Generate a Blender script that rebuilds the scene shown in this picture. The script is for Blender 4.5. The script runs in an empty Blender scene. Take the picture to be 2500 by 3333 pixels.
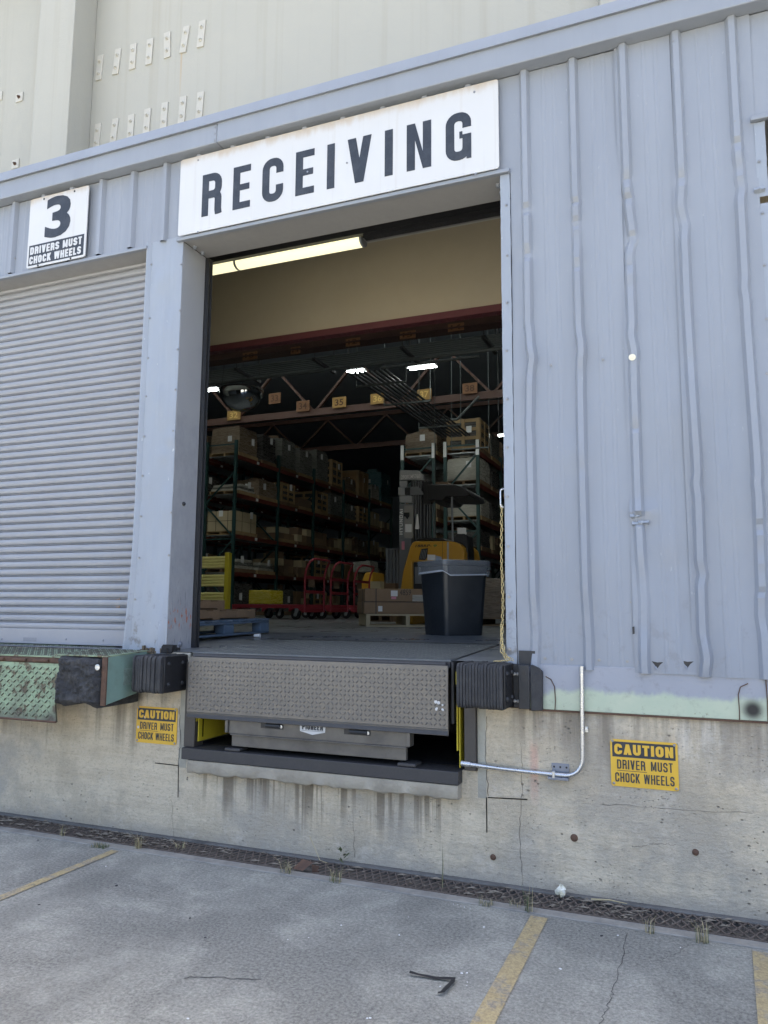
import bpy, math, random
import numpy as np
from mathutils import Vector, Matrix
random.seed(7)
C = bpy.context.scene.collection
R = math.radians

# ------------------------------------------------------------------ camera
CAM = Vector((3.5253, -4.5597, 1.5795)); FPX = 2484.7
YAW, PITCH, ROLL = -0.3859, 0.1261, 0.0066
_fw = Vector((math.sin(YAW)*math.cos(PITCH), math.cos(YAW)*math.cos(PITCH), math.sin(PITCH)))
_r0 = Vector((math.cos(YAW), -math.sin(YAW), 0)); _u0 = _r0.cross(_fw)
_rt = _r0*math.cos(ROLL) + _u0*math.sin(ROLL); _up = -_r0*math.sin(ROLL) + _u0*math.cos(ROLL)
cd = bpy.data.cameras.new('Camera'); cam = bpy.data.objects.new('Camera', cd); C.objects.link(cam)
cam.matrix_world = Matrix(((_rt.x, _up.x, -_fw.x, CAM.x), (_rt.y, _up.y, -_fw.y, CAM.y), (_rt.z, _up.z, -_fw.z, CAM.z), (0, 0, 0, 1)))
cd.sensor_fit = 'VERTICAL'; cd.sensor_height = 36.0; cd.lens = FPX/3333*36; cd.clip_start = .05; cd.clip_end = 1000
bpy.context.scene.camera = cam
# measuring helpers: where the sight line of a photo pixel meets a real plane
def _ray(x, y): return _fw*FPX + _rt*(x-1250) - _up*(y-1666.5)
def at(x, y, Y=0.): d = _ray(x, y); return CAM + d*((Y-CAM.y)/d.y)
def az(x, y, Z=0.): d = _ray(x, y); return CAM + d*((Z-CAM.z)/d.z)
def axx(x, y, X=0.): d = _ray(x, y); return CAM + d*((X-CAM.x)/d.x)

# ------------------------------------------------------------------ world, sun, exposure
SUN_EL, SUN_AZ = 60, 12            # sun stands behind the building, a little to the right
sc = bpy.context.scene
w = bpy.data.worlds.new('World'); sc.world = w; w.use_nodes = True
nt = w.node_tree; bg = nt.nodes['Background']
sky = nt.nodes.new('ShaderNodeTexSky'); sky.sky_type = 'NISHITA'; sky.sun_disc = False
sky.sun_elevation = R(SUN_EL); sky.sun_rotation = R(SUN_AZ); sky.air_density = 0.8; sky.dust_density = 5.0; sky.ozone_density = 0.3
nt.links.new(sky.outputs[0], bg.inputs[0]); bg.inputs[1].default_value = 0.12
sl = bpy.data.lights.new('Sun', 'SUN'); sl.energy = 4.0; sl.angle = R(.5); sl.color = (1, .95, .86)
so = bpy.data.objects.new('Sun', sl); C.objects.link(so)
_sd = Vector((math.sin(R(SUN_AZ))*math.cos(R(SUN_EL)), math.cos(R(SUN_AZ))*math.cos(R(SUN_EL)), math.sin(R(SUN_EL))))
so.rotation_euler = _sd.to_track_quat('Z', 'Y').to_euler(); so.location = (0, 30, 40)
sc.view_settings.view_transform = 'Standard'; sc.view_settings.look = 'None'; sc.view_settings.gamma = 1
sc.view_settings.exposure = 2.62
sc.cycles.max_bounces = 8; sc.cycles.diffuse_bounces = 5

# ------------------------------------------------------------------ material helpers
def newmat(name, rough=.6, metal=0., spec=.5):
    m = bpy.data.materials.new(name); m.use_nodes = True
    b = m.node_tree.nodes['Principled BSDF']
    b.inputs['Roughness'].default_value = rough; b.inputs['Metallic'].default_value = metal
    b.inputs['Specular IOR Level'].default_value = spec
    return m, m.node_tree, b
class N:
    """small node-graph writer"""
    def __init__(s, t): s.t = t; s.pos = None
    def P(s):
        if s.pos is None:
            g = s.t.nodes.new('ShaderNodeNewGeometry'); s.pos = g.outputs['Position']
        return s.pos
    def O(s):
        return s.t.nodes.new('ShaderNodeTexCoord').outputs['Object']
    def map(s, v, sc=(1, 1, 1), loc=(0, 0, 0)):
        n = s.t.nodes.new('ShaderNodeMapping'); s.t.links.new(v, n.inputs[0])
        n.inputs['Scale'].default_value = sc; n.inputs['Location'].default_value = loc; return n.outputs[0]
    def noise(s, v, scale, det=4, rough=.55, dist=0.):
        n = s.t.nodes.new('ShaderNodeTexNoise'); s.t.links.new(v, n.inputs['Vector'])
        n.inputs['Scale'].default_value = scale; n.inputs['Detail'].default_value = det
        n.inputs['Roughness'].default_value = rough; n.inputs['Distortion'].default_value = dist
        return n.outputs['Fac']
    def vor(s, v, scale, feat='F1', rnd=1.):
        n = s.t.nodes.new('ShaderNodeTexVoronoi'); s.t.links.new(v, n.inputs['Vector']); n.feature = feat
        n.inputs['Scale'].default_value = scale; n.inputs['Randomness'].default_value = rnd; return n.outputs['Distance']
    def ramp(s, f, stops, interp='LINEAR'):
        n = s.t.nodes.new('ShaderNodeValToRGB'); s.t.links.new(f, n.inputs[0]); r = n.color_ramp; r.interpolation = interp
        while len(r.elements) < len(stops): r.elements.new(.5)
        for e, (p, c) in zip(r.elements, stops):
            e.position = p; e.color = (c, c, c, 1) if not hasattr(c, '__len__') else (*c, 1)
        return n.outputs[0]
    def mix(s, f, a, b, mode='MIX'):
        n = s.t.nodes.new('ShaderNodeMix'); n.data_type = 'RGBA'; n.blend_type = mode; n.clamp_factor = True
        for k, v in (('Factor', f), ('A', a), ('B', b)):
            i = [q for q in n.inputs if q.name == k and q.type == ('VALUE' if k == 'Factor' else 'RGBA')][0]
            if isinstance(v, bpy.types.NodeSocket): s.t.links.new(v, i)
            elif hasattr(v, '__len__'): i.default_value = (*v, 1)
            else: i.default_value = v if k == 'Factor' else (v, v, v, 1)
        return [q for q in n.outputs if q.type == 'RGBA'][0]
    def m(s, op, a, b=0., c=None):
        n = s.t.nodes.new('ShaderNodeMath'); n.operation = op
        for i, v in enumerate((a, b, c)):
            if v is None: continue
            if isinstance(v, bpy.types.NodeSocket): s.t.links.new(v, n.inputs[i])
            else: n.inputs[i].default_value = v
        return n.outputs[0]
    def xyz(s, v):
        n = s.t.nodes.new('ShaderNodeSeparateXYZ'); s.t.links.new(v, n.inputs[0]); return n.outputs
    def bump(s, b, h, strength=.3, dist=.01):
        n = s.t.nodes.new('ShaderNodeBump'); s.t.links.new(h, n.inputs['Height'])
        n.inputs['Strength'].default_value = strength; n.inputs['Distance'].default_value = dist
        s.t.links.new(n.outputs[0], b.inputs['Normal'])
    def set(s, b, name, v): s.t.links.new(v, b.inputs[name])
    def step(s, f, a, b):   # smooth ramp 0->1 between a and b
        n = s.t.nodes.new('ShaderNodeMapRange'); s.t.links.new(f, n.inputs[0]); n.interpolation_type = 'SMOOTHSTEP'
        n.inputs[1].default_value = a; n.inputs[2].default_value = b; return n.outputs[0]
    def spot(s, x, z, rad, soft):   # round blot on the wall plane
        o = s.xyz(s.P()); dx = s.m('SUBTRACT', o[0], x); dz = s.m('SUBTRACT', o[2], z)
        d = s.m('SQRT', s.m('ADD', s.m('MULTIPLY', dx, dx), s.m('MULTIPLY', dz, dz)))
        return s.step(d, rad+soft, rad-soft)

def simple(name, col, rough=.6, metal=0., var=.12, scale=6., bump=0., bscale=60., dirt=None, dirt_amt=.3, obj=False, rv=.1, spec=.5):
    """paint, board, metal: base colour broken up by two noises, optional dirt blotches and fine relief"""
    m, t, b = newmat(name, rough, metal, spec); n = N(t); p = n.O() if obj else n.P()
    f = n.noise(p, scale, 5, .6)
    c = n.mix(f, [max(0, x*(1-var)) for x in col], [min(1, x*(1+var)) for x in col])
    f2 = n.noise(p, scale*7, 4, .6)
    if dirt is not None:
        c = n.mix(n.m('MULTIPLY', n.ramp(n.noise(p, scale*.7, 6, .65), [(.45, 0.), (.75, 1.)]), dirt_amt), c, dirt)
    n.set(b, 'Base Color', c)
    n.set(b, 'Roughness', n.ramp(f2, [(.3, max(0, rough-rv)), (.7, min(1, rough+rv))]))
    if bump: n.bump(b, n.noise(p, bscale, 4, .6), bump, .01)
    return m
def emit(name, col, strength):
    m, t, b = newmat(name, .4); b.inputs['Base Color'].default_value = (*col, 1)
    b.inputs['Emission Color'].default_value = (*col, 1); b.inputs['Emission Strength'].default_value = strength
    return m

# ------------------------------------------------------------------ mesh helpers
class MB:
    def __init__(s): s.v = []; s.f = []; s.mi = []
    def add(s, vs, fs, mi=0):
        o = len(s.v); s.v += [tuple(q) for q in vs]; s.f += [tuple(i+o for i in f) for f in fs]; s.mi += [mi]*len(fs); return s
    def hexa(s, p, mi=0):   # 8 corners: bottom ring 0-3, top ring 4-7 (counter-clockwise seen from the top)
        return s.add(p, [(3, 2, 1, 0), (4, 5, 6, 7), (0, 1, 5, 4), (1, 2, 6, 5), (2, 3, 7, 6), (3, 0, 4, 7)], mi)
    def box(s, a, b, mi=0, rz=0., rx=0., ry=0., piv=None):
        x0, x1 = sorted((a[0], b[0])); y0, y1 = sorted((a[1], b[1])); z0, z1 = sorted((a[2], b[2]))
        p = [Vector(q) for q in ((x0, y0, z0), (x1, y0, z0), (x1, y1, z0), (x0, y1, z0), (x0, y0, z1), (x1, y0, z1), (x1, y1, z1), (x0, y1, z1))]
        if rz or rx or ry:
            c = Vector(piv) if piv else (p[0]+p[6])/2
            M = Matrix.Rotation(rz, 3, 'Z') @ Matrix.Rotation(ry, 3, 'Y') @ Matrix.Rotation(rx, 3, 'X')
            p = [c+M@(q-c) for q in p]
        return s.hexa(p, mi)
    def bar(s, a, b, wd, th, mi=0, up=(0, 0, 1)):   # rectangular bar between two points
        a, b = Vector(a), Vector(b); d = (b-a).normalized(); u = Vector(up)
        if abs(d.dot(u)) > .95: u = Vector((0, 1, 0))
        x = d.cross(u).normalized(); z = x.cross(d)
        x *= wd/2; z *= th/2
        return s.hexa([a-x-z, a+x-z, b+x-z, b-x-z, a-x+z, a+x+z, b+x+z, b-x+z], mi)
    def tube(s, pts, r, n=8, mi=0, cap=True):
        pts = [Vector(p) for p in pts]; rr = r if hasattr(r, '__len__') else [r]*len(pts)
        o = len(s.v); prev = None
        for i, p in enumerate(pts):
            t = (pts[min(i+1, len(pts)-1)]-pts[max(i-1, 0)]).normalized()
            if prev is None:
                u = Vector((0, 0, 1)) if abs(t.z) < .9 else Vector((0, 1, 0)); x = t.cross(u).normalized()
            else: x = (prev-t*prev.dot(t)).normalized()
            prev = x; y = t.cross(x)
            s.v += [tuple(p+(x*math.cos(2*math.pi*k/n)+y*math.sin(2*math.pi*k/n))*rr[i]) for k in range(n)]
        for i in range(len(pts)-1):
            for k in range(n):
                a = o+i*n+k; b = o+i*n+(k+1) % n; s.f.append((a, b, b+n, a+n)); s.mi.append(mi)
        if cap:
            s.f.append(tuple(o+k for k in reversed(range(n)))); s.mi.append(mi)
            e = o+(len(pts)-1)*n; s.f.append(tuple(e+k for k in range(n))); s.mi.append(mi)
        return s
    def lathe(s, prof, c, n=24, mi=0, axis='Z'):   # prof: (radius, height)
        o = len(s.v); c = Vector(c)
        for r, h in prof:
            for k in range(n):
                a = 2*math.pi*k/n
                q = Vector((r*math.cos(a), r*math.sin(a), h))
                if axis == 'Y': q = Vector((q.x, -q.z, q.y))
                if axis == 'X': q = Vector((q.z, q.x, q.y))
                s.v.append(tuple(c+q))
        for i in range(len(prof)-1):
            for k in range(n):
                a = o+i*n+k; b = o+i*n+(k+1) % n; s.f.append((a, b, b+n, a+n)); s.mi.append(mi)
        if prof[0][0] > 1e-5: s.f.append(tuple(o+k for k in reversed(range(n)))); s.mi.append(mi)
        if prof[-1][0] > 1e-5: s.f.append(tuple(o+(len(prof)-1)*n+k for k in range(n))); s.mi.append(mi)
        return s
    def prism(s, pts, vec, mi=0):   # polygon pushed along vec
        pts = [Vector(p) for p in pts]; vec = Vector(vec); n = len(pts)
        nn = Vector((0, 0, 0))
        for i in range(n): nn += pts[i].cross(pts[(i+1) % n])
        if nn.dot(vec) > 0: pts.reverse()
        return s.add(pts+[p+vec for p in pts], [tuple(range(n)), tuple(n+i for i in reversed(range(n)))] +
                     [(i, i+n, (i+1) % n+n, (i+1) % n) for i in range(n)], mi)
    def grid(s, V, mi=0, flip=False):   # V[i][j] of points
        ni, nj = len(V), len(V[0]); o = len(s.v)
        for row in V: s.v += [tuple(q) for q in row]
        for i in range(ni-1):
            for j in range(nj-1):
                a = o+i*nj+j; q = (a, a+1, a+nj+1, a+nj); s.f.append(q if not flip else q[::-1]); s.mi.append(mi)
        return s
    def build(s, name, mats, parent=None, bevel=0., smooth=True, ang=35, seg=2):
        me = bpy.data.meshes.new(name)
        root = parent
        while root is not None and root.parent is not None: root = root.parent
        off = Vector(root.location) if root is not None else Vector((0, 0, 0))
        me.from_pydata([(x-off.x, y-off.y, z-off.z) for x, y, z in s.v], [], s.f)
        if not isinstance(mats, (list, tuple)): mats = [mats]
        for m in mats: me.materials.append(m)
        me.polygons.foreach_set('material_index', s.mi)
        if smooth:
            me.polygons.foreach_set('use_smooth', [True]*len(s.f)); me.set_sharp_from_angle(angle=R(ang))
        me.update()
        o = bpy.data.objects.new(name, me); C.objects.link(o)
        if parent is not None: o.parent = parent
        if bevel:
            bm = o.modifiers.new('bevel', 'BEVEL'); bm.width = bevel; bm.segments = seg; bm.limit_method = 'ANGLE'; bm.angle_limit = R(40); bm.harden_normals = False
        return o
def thing(name, label, cat, loc=(0, 0, 0), group=None):
    o = bpy.data.objects.new(name, None); C.objects.link(o); o.empty_display_size = .1
    o.location = loc; o['label'] = label; o['category'] = cat
    if group: o['group'] = group
    return o
def tag(o, label, cat, group=None):
    o['label'] = label; o['category'] = cat
    if group: o['group'] = group
    return o
def struct(o, label=None, kind='structure'):
    o['kind'] = kind
    if label: o['label'] = label
    return o
def dup(root, loc=None, rz=None, label=None, group=None, parent=None):
    r = root.copy(); C.objects.link(r)
    if parent is not None: r.parent = parent
    if loc is not None: r.location = loc
    if rz is not None: r.rotation_euler = (0, 0, rz)
    if label: r['label'] = label
    if group: r['group'] = group
    for ch in list(root.children): dup(ch, parent=r)
    return r

# ------------------------------------------------------------------ lettering (stroke-built condensed gothic)
def _arc(cx, cy, r, a0, a1, n=6): return [(cx+r*math.cos(R(a0+(a1-a0)*i/n)), cy+r*math.sin(R(a0+(a1-a0)*i/n))) for i in range(n+1)]
def _clip(poly, lo=0., hi=1.):
    for lim, sg in ((lo, 1), (hi, -1)):
        out = []
        for i in range(len(poly)):
            a, b = poly[i], poly[(i+1) % len(poly)]; da, db = sg*(a[1]-lim), sg*(b[1]-lim)
            if da >= 0: out.append(a)
            if da*db < 0:
                k = da/(da-db); out.append((a[0]+(b[0]-a[0])*k, a[1]+(b[1]-a[1])*k))
        poly = out
    return poly
def glyph(ch, w, t):
    """polygons of one capital in a box w wide and 1 high, stroke t"""
    h = t/2; r = min(w*.46, .30)-h; out = []
    def box(x0, y0, x1, y1): out.append([(x0, y0), (x1, y0), (x1, y1), (x0, y1)])
    def path(p, closed=False):
        n = len(p); L = []; Q = []
        for i in range(n):
            a = Vector(p[i-1] if (i or closed) else p[i]); b = Vector(p[(i+1) % n] if (i < n-1 or closed) else p[i]); c = Vector(p[i])
            d1 = (c-a).normalized() if (c-a).length > 1e-6 else (b-c).normalized(); d2 = (b-c).normalized() if (b-c).length > 1e-6 else d1
            n1 = Vector((-d1.y, d1.x)); n2 = Vector((-d2.y, d2.x)); m = (n1+n2).normalized(); k = h/max(.4, m.dot(n1))
            L.append(c+m*k); Q.append(c-m*k)
        for i in range(n if closed else n-1):
            j = (i+1) % n; out.append([tuple(Q[i]), tuple(Q[j]), tuple(L[j]), tuple(L[i])])
    def diag(x0, y0, x1, y1, tt=None):
        s = (tt or t)/2*1.08; out.append([(x0-s, y0), (x0+s, y0), (x1+s, y1), (x1-s, y1)])
    if ch in 'EFLHTIKMNRDPB' and ch != 'T': box(0, 0, t, 1)
    if ch == 'E': box(t, 0, w, t*.86); box(t, 1-t*.86, w, 1); box(t, .5-t*.4, w*.94, .5+t*.4)
    if ch == 'F': box(t, 1-t*.86, w, 1); box(t, .5-t*.4, w*.9, .5+t*.4)
    if ch == 'L': box(t, 0, w, t*.86)
    if ch == 'H': box(w-t, 0, w, 1); box(t, .5-t*.42, w-t, .5+t*.42)
    if ch == 'T': box(0, 1-t*.86, w, 1); box(w/2-h, 0, w/2+h, 1-t*.86)
    if ch == 'N': box(w-t, 0, w, 1); out.append([(t, 1), (t, 1-2.0*t), (w-t, 0), (w-t, 2.0*t)])
    if ch == 'M': box(w-t, 0, w, 1); out.append([(t, 1), (t, .78), (w/2-h*.9, .12), (w/2, .12), (w/2, .4)]); out.append([(w-t, 1), (w/2, .4), (w/2, .12), (w/2+h*.9, .12), (w-t, .78)])
    if ch == 'V': diag(w/2, 0, h, 1); diag(w/2, 0, w-h, 1)
    if ch == 'A': diag(h, 0, w/2, 1); diag(w-h, 0, w/2, 1); box(w*.27, .2, w*.73, .2+t*.75)
    if ch == 'W':
        q = w/4
        for x0, x1 in ((q, h), (q, 2*q), (3*q, 2*q), (3*q, w-h)): diag(x0, 0, x1, 1, t*.85)
    if ch == 'Y': diag(w/2, .4, h, 1); diag(w/2, .4, w-h, 1); box(w/2-h, 0, w/2+h, .42)
    if ch == 'K': diag(t*.9, .36, w-h, 1); diag(t*.5+w*.32, .45, w-h*.9, 0)
    x1, y1 = w-h, 1-h
    if ch == 'O' or ch == '0' or ch == 'Q': path(_arc(x1-r, y1-r, r, 0, 90)+_arc(h+r, y1-r, r, 90, 180)+_arc(h+r, h+r, r, 180, 270)+_arc(x1-r, h+r, r, 270, 360), True)
    if ch == 'C': path([(x1, .64)]+_arc(x1-r, y1-r, r, 0, 90)+_arc(h+r, y1-r, r, 90, 180)+_arc(h+r, h+r, r, 180, 270)+_arc(x1-r, h+r, r, 270, 360)+[(x1, .37)])
    if ch == 'G':
        path([(x1, .66)]+_arc(x1-r, y1-r, r, 0, 90)+_arc(h+r, y1-r, r, 90, 180)+_arc(h+r, h+r, r, 180, 270)+_arc(x1-r, h+r, r, 270, 360)+[(x1, .52)])
        box(w*.54, .52-t*.4, w-t, .52+t*.4); box(w-t*.55, 0, w, .3)
    if ch == 'D': path([(t, y1)]+_arc(x1-r, y1-r, r, 90, 0)+_arc(x1-r, h+r, r, 0, -90)+[(t, h)])
    if ch == 'U': path([(h, 1)]+_arc(h+r, h+r, r, 180, 270)+_arc(x1-r, h+r, r, 270, 360)+[(x1, 1)])
    if ch in 'RPB':
        rb = min(r, .21); path([(t, y1)]+_arc(x1-rb, y1-rb, rb, 90, 0)+_arc(x1-rb, .5+rb*.98, rb, 0, -90)+[(t, .5)])
    if ch == 'R': path([(w*.45, .5)]+_arc(x1-.12, .38, .12, 90, 0, 5)+[(x1, .12), (x1+t*.12, 0)])
    if ch == 'B':
        rb = min(r, .22); path([(w*.4, .5)]+_arc(x1-rb, .5-rb*.98, rb, 90, 0)+_arc(x1-rb, h+rb, rb, 0, -90)+[(t, h)])
    if ch == 'S':
        rs = min(r, .215)
        path([(x1, .70)]+_arc(x1-rs, y1-rs, rs, 0, 90)+_arc(h+rs, y1-rs, rs, 90, 180)+_arc(h+rs, .52+rs, rs, 180, 250, 4)+_arc(x1-rs, .48-rs, rs, 70, 0, 4)+_arc(x1-rs, h+rs, rs, 0, -90)+_arc(h+rs, h+rs, rs, 270, 180)+[(h, .31)])
    if ch == '-': box(0, .42, w, .42+t)
    return [_clip(q) for q in out]
WID = {'I': None, 'W': 1.45, 'M': 1.25, 'V': 1.02, 'A': 1.02, 'E': .86, 'L': .82, 'T': .9, '-': .6}
def lettering(mb, text, org, xd, zd, height, width, t=.2, gap=.12, base=.44, depth=.0015, mi=0, space=.3, lift=.0):
    """lay a word on a plane: org = lower left, xd/zd = unit axes, filling width x height"""
    xd, zd = Vector(xd), Vector(zd); nd = xd.cross(zd)*1.0    # faces outwards
    ws = [(t if c == 'I' else (space if c == ' ' else base*WID.get(c, 1.))) for c in text]
    tot = sum(ws)+gap*(len(text)-1); sx = width/(tot*height); x = 0; org = Vector(org)
    for c, ww in zip(text, ws):
        if c != ' ':
            for k, poly in enumerate(glyph(c, ww, t)):
                if len(poly) < 3: continue
                dd = depth+.00003*k
                pts = [org+xd*((x+p[0])*height*sx)+zd*(p[1]*height)+nd*lift for p in poly]
                mb.prism(pts, nd*dd, mi)
        x += ww+gap
def bfont(mb, text, org, xd, zd, w, h, bold=.0, depth=.0015, mi=0, lift=0., shear=0.):
    cu = bpy.data.curves.new('txt', 'FONT'); cu.body = text; cu.size = 1; cu.offset = bold; cu.extrude = 0.0; cu.shear = shear; cu.resolution_u = 4
    ob = bpy.data.objects.new('txt', cu); me = bpy.data.meshes.new_from_object(ob)
    vs = [v.co.copy() for v in me.vertices]; fs = [tuple(p.vertices) for p in me.polygons]
    x0 = min(v.x for v in vs); x1 = max(v.x for v in vs); y0 = min(v.y for v in vs); y1 = max(v.y for v in vs)
    xd, zd, org = Vector(xd), Vector(zd), Vector(org); nd = xd.cross(zd)
    mb.add([org+xd*((v.x-x0)/(x1-x0)*w)+zd*((v.y-y0)/(y1-y0)*h)+nd*(lift+depth) for v in vs], fs, mi)
    bpy.data.objects.remove(ob); bpy.data.curves.remove(cu); bpy.data.meshes.remove(me)
def lozenges(mb, org, ud, vd, W, H, pitch, L, B, hgt, mi=0, alt=True, skip=0., ang=45, mi2=None):
    """raised lugs of tread plate on a rectangle"""
    org, ud, vd = Vector(org), Vector(ud), Vector(vd); nd = ud.cross(vd)
    nu, nv = int(W/pitch), int(H/pitch); mu = (W-(nu-1)*pitch)/2; mv = (H-(nv-1)*pitch)/2
    rg = random.Random(5)
    for i in range(nu):
        for j in range(nv):
            if rg.random() < skip: continue
            s = 1 if ((i+j) % 2 == 0 or not alt) else -1
            c = org+ud*(mu+i*pitch)+vd*(mv+j*pitch); a = R(ang)*s
            e = ud*math.cos(a)+vd*math.sin(a); f = -ud*math.sin(a)+vd*math.cos(a)
            base = [c+e*(L/2*x)+f*(B/2*y) for x, y in ((1, 0), (.6, .8), (0, 1), (-.6, .8), (-1, 0), (-.6, -.8), (0, -1), (.6, -.8))]
            top = [c+e*(L/2*x*.62)+f*(B/2*y*.45)+nd*hgt for x, y in ((1, 0), (.6, .8), (0, 1), (-.6, .8), (-1, 0), (-.6, -.8), (0, -1), (.6, -.8))]
            mb.add(base+top, [(k, (k+1) % 8, (k+1) % 8+8, k+8) for k in range(8)]+[tuple(range(8, 16))], mi if (s > 0 or mi2 is None) else mi2)
X1, Y1, Z1 = Vector((1, 0, 0)), Vector((0, 1, 0)), Vector((0, 0, 1))
ORD = ['first', 'second', 'third', 'fourth', 'fifth', 'sixth', 'seventh', 'eighth', 'ninth', 'tenth']
# ================================================================== materials
def mk_siding(name, base, wear=.5):
    m, t, b = newmat(name, .5, 0., .4); n = N(t); p = n.P(); o = n.xyz(p)
    f = n.noise(n.map(p, (1.2, 1, .25)), 2.2, 5, .6)
    c = n.mix(f, [x*.86 for x in base], [min(1, x*1.12) for x in base])
    stre = n.ramp(n.noise(n.map(p, (30, 30, .6)), 1., 4, .6), [(.52, 0.), (.75, 1.)])
    c = n.mix(n.m('MULTIPLY', stre, .09), c, [base[0]*.72, base[1]*.7, base[2]*.66])
    low = n.step(o[2], 2.0, 1.2)                         # rubbed and smeared where trucks and feet reach
    sm = n.ramp(n.noise(n.map(p, (1, 1, .8)), 9, 5, .65), [(.56, 0.), (.66, 1.)])
    c = n.mix(n.m('MULTIPLY', n.m('MULTIPLY', sm, low), .35*wear*2), c, (.17, .17, .175))
    chip = n.ramp(n.noise(n.map(p, (1, 1, .35)), 38, 3, .7), [(.70, 0.), (.735, 1.)])
    c = n.mix(n.m('MULTIPLY', chip, .35*wear), c, (.55, .57, .58))
    n.set(b, 'Base Color', c)
    n.set(b, 'Roughness', n.ramp(n.noise(p, 12, 4), [(.3, .34), (.7, .50)]))
    n.bump(b, n.m('ADD', n.noise(n.map(p, (1, 1, .5)), 3.5, 3, .5), n.m('MULTIPLY', n.noise(p, 160, 2), .04)), .35, .02)
    return m
PAINT = (.262, .284, .322)
M_side = mk_siding('grey_blue_siding_paint', PAINT)
M_trim = mk_siding('grey_blue_trim_paint', (.256, .278, .315), .3)
M_jamb = mk_siding('scuffed_jamb_paint', (.285, .315, .36), 1.6)
M_soff = simple('soffit_paint', (.30, .295, .29), .55, var=.08, scale=3)
M_galv = simple('galvanised_jamb', (.22, .235, .27), .45, .35, .2, 5, dirt=(.12, .12, .13), dirt_amt=.5)
M_shut = simple('shutter_paint', (.28, .29, .315), .42, 0., .08, 3, dirt=(.2, .2, .21), dirt_amt=.25, bump=.05, bscale=120)
M_dark = simple('dark_steel', (.028, .029, .032), .5, .2, .25, 8)
M_black = simple('black_paint', (.016, .016, .018), .45, 0., .3, 10)
M_rubber = simple('bumper_rubber', (.032, .032, .034), .8, 0., .45, 9, bump=.5, bscale=70, dirt=(.075, .073, .07), dirt_amt=.7)
M_blockr = simple('chewed_rubber', (.03, .03, .032), .85, 0., .5, 14, bump=1., bscale=38, dirt=(.09, .088, .085), dirt_amt=.8)
M_zinc = simple('zinc_steel', (.55, .56, .57), .32, .9, .12, 14)
M_bolt = simple('bolt_steel', (.30, .30, .30), .45, .7, .2, 30)
M_white = simple('sign_white', (.70, .69, .66), .42, 0., .03, 2, dirt=(.62, .56, .47), dirt_amt=.35)
def mk_white():
    m, t, b = newmat('weathered_sign_white', .42); n = N(t); p = n.P(); o = n.xyz(p)
    c = n.mix(n.noise(p, 2, 5), (.53, .53, .525), (.58, .58, .575))
    e_ = n.m('ADD', o[2], n.m('MULTIPLY', n.m('SUBTRACT', n.noise(n.map(p, (9, 9, 2)), 1.2, 5, .65), .5), .14))
    c = n.mix(n.m('MULTIPLY', n.step(e_, 4.93, 5.01), .75), c, (.43, .345, .245))      # rusty grime that has run from the top edge
    st = n.ramp(n.noise(n.map(p, (26, 26, .8)), 1., 4, .6), [(.58, 0.), (.72, 1.)]); c = n.mix(n.m('MULTIPLY', st, .25), c, (.44, .40, .34))
    n.set(b, 'Base Color', c); return m
M_white = mk_white()
M_ink = simple('sign_black', (.022, .026, .034), .5, 0., .2, 14, dirt=(.07, .075, .085), dirt_amt=.5)
M_yel = simple('sign_yellow', (.70, .42, .035), .45, 0., .06, 8, dirt=(.4, .27, .07), dirt_amt=.3)
M_ygrd = simple('safety_yellow', (.52, .42, .03), .5, 0., .12, 8)
M_rust = simple('rusty_steel', (.11, .062, .04), .85, .1, .4, 18, bump=.3, dirt=(.05, .035, .03), dirt_amt=.6)
M_grate = simple('rusty_grate', (.125, .098, .08), .8, .2, .4, 20, bump=.3, dirt=(.20, .17, .14), dirt_amt=.6)
M_brass = simple('brass_chain', (.62, .50, .26), .3, .9, .15, 30)
M_brown = simple('brown_primer', (.055, .048, .043), .5, .1, .2, 9)
M_lip = simple('leveler_paint', (.155, .143, .126), .42, .35, .14, 4, dirt=(.10, .097, .092), dirt_amt=.4, bump=.05)
M_deck = simple('deck_steel', (.10, .112, .125), .38, .45, .25, 5, dirt=(.19, .20, .21), dirt_amt=.4)
M_lug = simple('lug_steel', (.13, .121, .108), .42, .4, .2, 8)
M_lugd = simple('deck_lug_steel', (.20, .21, .225), .34, .6, .2, 8)
M_frame = simple('leveler_frame_paint', (.125, .117, .105), .42, .3, .2, 7, dirt=(.055, .052, .05), dirt_amt=.8)
M_charcoal = simple('charcoal_curb_paint', (.040, .038, .038), .55, 0., .2, 8, bump=.12)
def mk_green():
    m, t, b = newmat('worn_green_paint', .6); n = N(t); p = n.P()
    c = n.mix(n.noise(p, 5, 5, .65), (.19, .27, .16), (.32, .40, .25))
    rust = n.ramp(n.noise(p, 11, 6, .7), [(.53, 0.), (.60, 1.)])
    c = n.mix(n.m('MULTIPLY', rust, .85), c, n.mix(n.noise(p, 60, 3), (.07, .045, .035), (.16, .09, .055)))
    dirt = n.ramp(n.noise(p, 3.2, 5, .6), [(.42, 0.), (.7, 1.)])
    c = n.mix(n.m('MULTIPLY', dirt, .85), c, (.075, .07, .05))
    lowd = n.m('MULTIPLY', n.step(n.m('ADD', n.xyz(p)[2], n.m('MULTIPLY', n.noise(p, 6, 4), .2)), 1.02, .86), .8); c = n.mix(lowd, c, (.07, .062, .048))
    n.set(b, 'Base Color', c); n.set(b, 'Roughness', n.ramp(rust, [(0, .5), (1, .85)])); n.bump(b, n.noise(p, 60, 5, .7), .25, .01)
    return m
M_green = mk_green()
M_teal = simple('teal_green_paint', (.18, .275, .235), .5, 0., .14, 6, dirt=(.09, .085, .065), dirt_amt=.55)
M_glug = simple('worn_shaded_lug', (.06, .055, .04), .6, .3, .4, 30, dirt=(.2, .26, .18), dirt_amt=.5)  # worn lug tone, dark enough to carry lug shadow in its colour
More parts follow.
